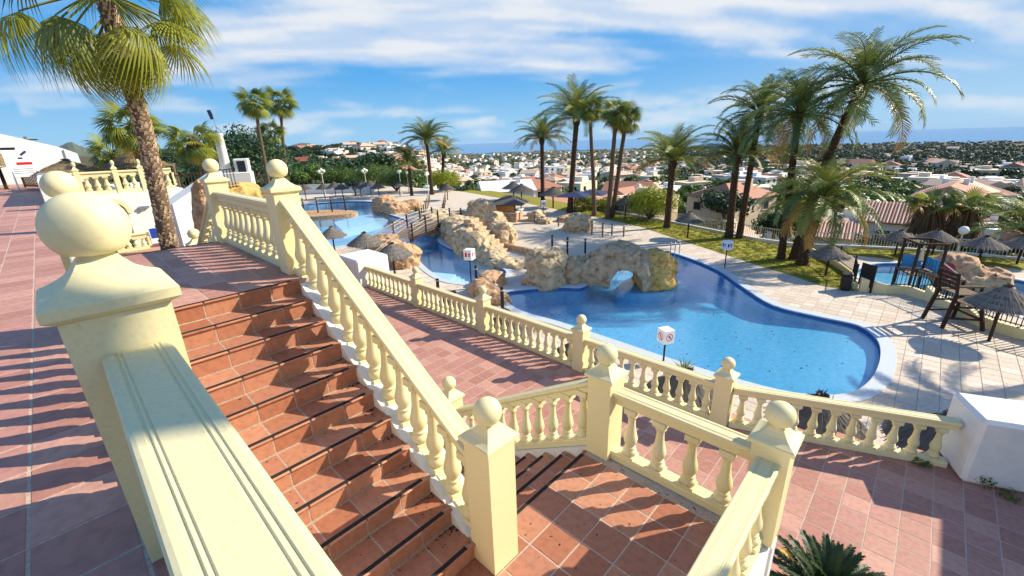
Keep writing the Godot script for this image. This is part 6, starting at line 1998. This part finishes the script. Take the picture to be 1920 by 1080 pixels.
func ground(x: float, z: float) -> float:
	var d := sqrt(x * x + z * z)
	var a := bearing(x, z)
	var w := smoothstep(-5.5, -15.0, a) * (1.0 - smoothstep(-120, -170, a))
	var y := lerpf(along(right_land, d), along(left_land, d), w)
	y += nz.get_noise_2d(x * 0.02, z * 0.02) * clampf(d * 0.02 - 1.0, 0.0, 7.0)
	# the resort stands on its own levelled ground
	var px := smoothstep(52.0, 44.0, x) * smoothstep(2.0, 6.0, x)
	var pz := smoothstep(-92.0, -86.0, z) * smoothstep(24.0, 16.0, z)
	y = lerpf(y, minf(y, -8.6), px * pz)
	var tx := smoothstep(12.5, 9.5, x) * smoothstep(-16.0, -12.0, x) * smoothstep(-52.0, -46.0, z)
	return lerpf(y, minf(y, -5.2), tx)
func place(a: float, d: float) -> Vector3:
	var t := deg_to_rad(a + HEADING)
	var x := sin(t) * d
	var z := -cos(t) * d
	return Vector3(x, ground(x, z), z)
func where(a: float, d: float) -> String:
	var px := 960.0 + 809.0 * tan(deg_to_rad(a))
	var s := "at the right edge of the view"
	for k in [[480, "left of the landing posts"], [600, "above the far landing post"], [700, "above the upper pool"], [780, "left of the wide crowned palm"], [870, "right of the wide crowned palm"], [960, "left of the slender date palm"], [1060, "right of the slender date palm"], [1140, "behind the largest date palm"], [1210, "behind the crossing fan palms"], [1290, "behind the shrub side palm"], [1370, "left of the pale trunk"], [1460, "behind the pale trunk"], [1550, "behind the bushy palm"], [1640, "right of the bushy palm"], [1730, "above the white villa"], [1820, "above the skirted palms"]]:
		if px < k[0]:
			s = k[1]
			break
	return s
func how_far(d: float) -> String:
	if d < 110: return "just below the garden"
	if d < 190: return "in the nearest streets"
	if d < 330: return "in the lower town"
	if d < 600: return "in mid town"
	if d < 1100: return "in the far town"
	return "near the coast"
func build_land():
	var st := SurfaceTool.new()
	st.begin(Mesh.PRIMITIVE_TRIANGLES)
	var rings := 110
	var arcs := 240
	for i in rings + 1:
		var d := 4.0 * pow(5600.0 / 4.0, float(i) / rings)
		for k in arcs:
			var t := TAU * k / arcs
			var x := sin(t) * d
			var z := -cos(t) * d
			st.add_vertex(Vector3(x, ground(x, z), z))
	for i in rings:
		for k in arcs:
			var a := i * arcs + k
			var b := i * arcs + (k + 1) % arcs
			var c := a + arcs
			var e := b + arcs
			for v in [a, c, b, b, c, e]: st.add_index(v)
	st.generate_normals()
	var land := structure("terrain")
	var m := part("ground", st.commit(), M.terrain, land)
	var sea := structure("sea")
	st = begin()
	for k in 48:
		var t0 := TAU * k / 48
		var t1 := TAU * (k + 1) / 48
		for e in [[1500.0, 9000.0], [9000.0, 30000.0]]:
			quad(st, Vector3(sin(t0) * e[0], -62, -cos(t0) * e[0]), Vector3(sin(t1) * e[0], -62, -cos(t1) * e[0]), Vector3(sin(t1) * e[1], -62, -cos(t1) * e[1]), Vector3(sin(t0) * e[1], -62, -cos(t0) * e[1]), Vector3.UP)
	part("water", st.commit(), M.sea, sea)
	# distant hills on the left
	var hills := structure("hills")
	for h in [[7200.0, -29.0, -13.0, 95.0, 3], [5200.0, -60.0, -27.0, 70.0, 8], [6200.0, -50.0, -38.0, 130.0, 5]]:
		st = begin()
		var prev := []
		var n := 60
		for i in n + 1:
			var u := float(i) / n
			var t := deg_to_rad(lerpf(h[1], h[2], u) + HEADING)
			var top: float = -70.0 + (h[3] + 70.0) * pow(sin(PI * u), 0.55) * (0.78 + 0.22 * nz.get_noise_2d(u * 16.0 + h[4] * 9.0, h[4]) + 0.22 * sin(u * 17.0 + h[4]))
			var col := [Vector3(sin(t), 0, -cos(t)) * h[0] + Vector3.DOWN * 90.0, Vector3(sin(t), 0, -cos(t)) * (h[0] + 500.0) + Vector3.UP * lerpf(-90.0, top, 0.7), Vector3(sin(t), 0, -cos(t)) * (h[0] + 900.0) + Vector3.UP * top, Vector3(sin(t), 0, -cos(t)) * (h[0] + 2200.0) + Vector3.DOWN * 90.0]
			if prev.size():
				for k in 3: quad(st, prev[k], col[k], col[k + 1], prev[k + 1], Vector3.UP)
			prev = col
		part("ridge", st.commit(), M.hill, hills)
	house("pink_house", "pink terraced house on the hill left of the centre", place(-25.2, 235.0), -0.4, 17.0, 9.0, 5.8, "flat", M.housewall[3], M.roof[0], 1)
	house("pink_house", "small pink house with a red roof beside the pink terrace", place(-21.3, 240.0), -0.4, 9.0, 8.0, 5.0, "hip", M.housewall[3], M.roof[1], 1)
	# ----- houses of the town
	var r := RandomNumberGenerator.new()
	r.seed = 4242
	var spots := []
	var protos := {}
	var made := 0
	var tries := 0
	var free := [[50, -15.5], [58, -19.5], [72, -13], [60, -43], [70, -62], [58, -57], [62.5, -1.6], [60, -7], [54, 1], [54, 3]]
	for f in free: spots.append(Vector3(f[0], 12.0, f[1]))
	var walls := ["white", "white", "white", "cream", "cream", "sand coloured"]
	while made < 285 and tries < 9000:
		tries += 1
		var a := r.randf_range(-33.0, 51.5)
		var d := 66.0 * exp(r.randf() * 3.45)
		if a < -7.0 and d < 120.0: continue
		if a > -5.0 and a < 24.0 and d > 700.0 and r.randf() < 0.5: continue
		if a < -20.0 and r.randf() < 0.5: continue
		if a > 30.0 and d > 650.0 and r.randf() < 0.7: continue
		var p := place(a, d)
		if p.y < -60.5: continue
		var ok := true
		var room := 8.0 + d * 0.012
		for q in spots:
			if Vector2(q.x - p.x, q.z - p.z).length() < room + q.y:
				ok = false
				break
		if not ok: continue
		spots.append(Vector3(p.x, room * 0.5, p.z))
		var kind: String = ["flat", "gable", "hip", "hip", "gable", "flat"][r.randi() % 6]
		var wi := r.randi() % 6
		var near := d < 130.0
		var two := r.randf() < 0.4
		var key := "%s%s%s%s" % [kind, walls[wi], near, two]
		var label := "%s %s%s house %s %s" % [walls[wi], "two-storey " if two else "", {"flat": "flat-roofed", "gable": "gabled", "hip": "hip-roofed"}[kind], how_far(d), where(a, d)]
		var turn := r.randf_range(-0.5, 0.5) + (PI / 2 if r.randf() < 0.4 else 0.0)
		var s := r.randf_range(0.95, 1.35) * (1.0 if d < 300 else 1.3) * (0.75 if a < -7.0 and d < 400.0 else 1.0)
		if not protos.has(key):
			protos[key] = house("town_house", label, p, turn, 10.5, 8.0, 5.8 if two else 3.2, kind, M.housewall[{"white": 0, "cream": 1, "sand coloured": 2}[walls[wi]]], M.roof[r.randi() % 3], 1, "houses of the town", not near)
			protos[key].scale = Vector3.ONE * s
		else:
			copy(protos[key], p, turn, s, label, "houses of the town")
		made += 1
	var far_h := structure("far_town")
	far_h.set_meta("kind", "stuff")
	var hb := begin()
	cbox(hb, Vector3(0, 1.6, 0), Vector3(12, 6.2, 9), 0.0)
	cbox(hb, Vector3(2, 5.2, 0), Vector3(5, 1.6, 5), 0.0)
	var hr := begin()
	cbox(hr, Vector3(0, 5.0, 0), Vector3(12.6, 0.9, 9.6), 0.3)
	var boxes_w := []
	var boxes_c := []
	var roofs := []
	for i in 900:
		var a := r.randf_range(-24.0, 52.0)
		var d := 330.0 * exp(r.randf() * 2.1)
		if a > 24.0 and d > 600.0 and r.randf() < 0.75: continue
		var p := place(a, d)
		if p.y < -60.5: continue
		var tf := Transform3D(Basis(Vector3.UP, r.randf_range(-0.5, 0.5)).scaled(Vector3.ONE * r.randf_range(0.8, 1.3)), p)
		if r.randf() < 0.7: boxes_w.append(tf)
		else: boxes_c.append(tf)
		if r.randf() < 0.33: roofs.append(tf)
	var hbm := hb.commit()
	many("white_houses", hbm, M.housewall[0], far_h, boxes_w)
	many("cream_houses", hbm, M.housewall[1], far_h, boxes_c)
	many("tiled_roofs", hr.commit(), M.roof[2], far_h, roofs)
	# ----- trees between the houses
	var kinds := [tree_kind("town_tree", "x", "tree", 2.2, 3.4, 4.2, M.leaf, 900, 0.42, 301, 12), tree_kind("pine_tree", "x", "tree", 3.6, 4.2, 3.2, M.leaf_pine, 1000, 0.45, 302, 14), tree_kind("town_shrub", "x", "shrub", 0.4, 2.2, 2.2, M.leaf_olive, 600, 0.3, 303, 9), tree_kind("dark_tree", "x", "tree", 1.4, 2.6, 5.4, M.leaf_dark, 800, 0.36, 304, 12)]
	var names := ["green tree", "umbrella pine", "olive shrub", "dark tree"]
	var first := [true, true, true, true]
	made = 0
	tries = 0
	while made < 290 and tries < 9000:
		tries += 1
		var a := r.randf_range(-34.0, 52.0)
		var d := 58.0 * exp(r.randf() * 2.5)
		if a < -12.0 and d < 100.0: continue
		if d < 70.0 and a > 33.0: continue
		var p := place(a, d)
		if p.x < 50.0 and p.z > -80.0 and a > -12.0: continue
		var ok := true
		for q in spots:
			if Vector2(q.x - p.x, q.z - p.z).length() < q.y * 0.8 + 2.5:
				ok = false
				break
		if not ok: continue
		var k: int = [0, 0, 1, 2, 2, 3][r.randi() % 6]
		var label := "%s %s %s" % [names[k], how_far(d), where(a, d)]
		var s := r.randf_range(0.75, 1.25)
		if first[k]:
			first[k] = false
			kinds[k].transform = Transform3D(Basis(Vector3.UP, r.randf() * TAU).scaled(Vector3.ONE * s), p)
			kinds[k].set_meta("label", label)
			kinds[k].set_meta("group", "trees of the town")
		else: copy(kinds[k], p, r.randf() * TAU, s, label, "trees of the town")
		made += 1
	# ----- woods and greenery too far to count
	var wood := structure("far_woods")
	wood.set_meta("kind", "stuff")
	var green := []
	var pine := []
	var bush := []
	for i in 22000:
		var a := r.randf_range(-40.0, 56.0)
		var d := 130.0 * exp(r.randf() * 3.05)
		var p := place(a, d)
		if p.y < -61.0: continue
		var belt := nz.get_noise_2d(p.x * 0.006 + 40.0, p.z * 0.006)
		var want := 0.40 + belt * 0.8
		if a > 20.0 and d > 380.0: want += 0.55
		if a < -7.0: want += 0.12 if d < 450.0 else 0.45
		if r.randf() > want: continue
		var clear := true
		if d < 700.0:
			for q in spots:
				if Vector2(q.x - p.x, q.z - p.z).length() < 7.0:
					clear = false
					break
		if not clear: continue
		var tf := Transform3D(Basis(Vector3.UP, r.randf() * TAU).scaled(Vector3.ONE * r.randf_range(0.7, 1.3) * (1.0 if d < 900 else 1.25)), p)
		if a > 20.0 and d > 380.0 or a < -16.0: pine.append(tf)
		elif r.randf() < 0.5: green.append(tf)
		else: bush.append(tf)
	many("woods", leaf_cloud(clump_set(3.6, 4.5, 10, 401, 0.5), 260, 0.95, 401), M.leaf, wood, green)
	many("pine_woods", leaf_cloud(clump_set(4.6, 5.5, 10, 402, 0.8), 300, 1.1, 402), M.leaf_pine, wood, pine)
	many("shrubs", leaf_cloud(clump_set(2.8, 2.6, 8, 403, 0.0), 200, 0.8, 403), M.leaf_olive, wood, bush)
	var scrub := structure("hillside_scrub")
	scrub.set_meta("kind", "stuff")
	var sc := []
	for i in 2600:
		var a := r.randf_range(-34.0, 54.0)
		var d := 50.0 * exp(r.randf() * 1.7)
		var p := place(a, d)
		if p.x < 47.0 and p.z > -88.0 and p.x > 0.0: continue
		if p.x < 14.0 and p.z > -48.0: continue
		if p.x < 66.0 and absf(p.z) < 9.0: continue
		var clear := true
		for q in spots:
			if Vector2(q.x - p.x, q.z - p.z).length() < 6.0:
				clear = false
				break
		if clear: sc.append(Transform3D(Basis(Vector3.UP, r.randf() * TAU).scaled(Vector3.ONE * r.randf_range(0.5, 1.3)), p))
	many("scrub", leaf_cloud(clump_set(1.3, 1.4, 7, 404, 0.0), 320, 0.22, 404), M.leaf_olive, scrub, sc)
	# same words for several things: tell them apart by their order across the view
	var same := {}
	for c in get_children():
		if c.has_meta("group") and String(c.get_meta("group")).ends_with("of the town"):
			var l: String = c.get_meta("label")
			if not same.has(l): same[l] = []
			same[l].append(c)
	for l in same:
		var list: Array = same[l]
		if list.size() < 2: continue
		list.sort_custom(func(p, q): return bearing(p.position.x, p.position.z) < bearing(q.position.x, q.position.z))
		for i in list.size(): list[i].set_meta("label", (l.replace("two-storey ", "").replace("in the ", "in ") if l.split(" ").size() > 13 else l) + ", %s from left" % ["first", "second", "third", "fourth", "fifth", "sixth", "seventh", "eighth", "ninth", "tenth", "eleventh", "twelfth"][mini(i, 11)])
	# power masts on the left skyline
	for q in [[370.0 * 0.0 + -36.5, 70.0, 9.0, "wooden power mast right of the big palm trunk"], [-46.2, 85.0, 10.5, "lattice power mast on the far left skyline"]]:
		var p := place(q[0], q[1])
		var t := thing("power_mast", q[3], "mast", p)
		part("pole", boxes([[Vector3(0, q[2] / 2, 0), Vector3(0.3, q[2], 0.3), 0.02]]), M.wood_grey, t)
		part("crossarm", boxes([[Vector3(0, q[2] - 0.4, 0), Vector3(2.6, 0.15, 0.15), 0.02, Basis(Vector3.UP, -0.6)]]), M.wood_grey, t)
func _ready():
	rng.seed = 20240611
	nz.seed = 4
	nz.frequency = 0.5
	set_camera_and_light()
	make_materials()
	build_near()
	print("near ", Time.get_ticks_msec())
	build_pools()
	print("pools ", Time.get_ticks_msec())
	build_plants()
	print("plants ", Time.get_ticks_msec())
	build_places()
	print("places ", Time.get_ticks_msec())
	build_land()
	print("land ", Time.get_ticks_msec())
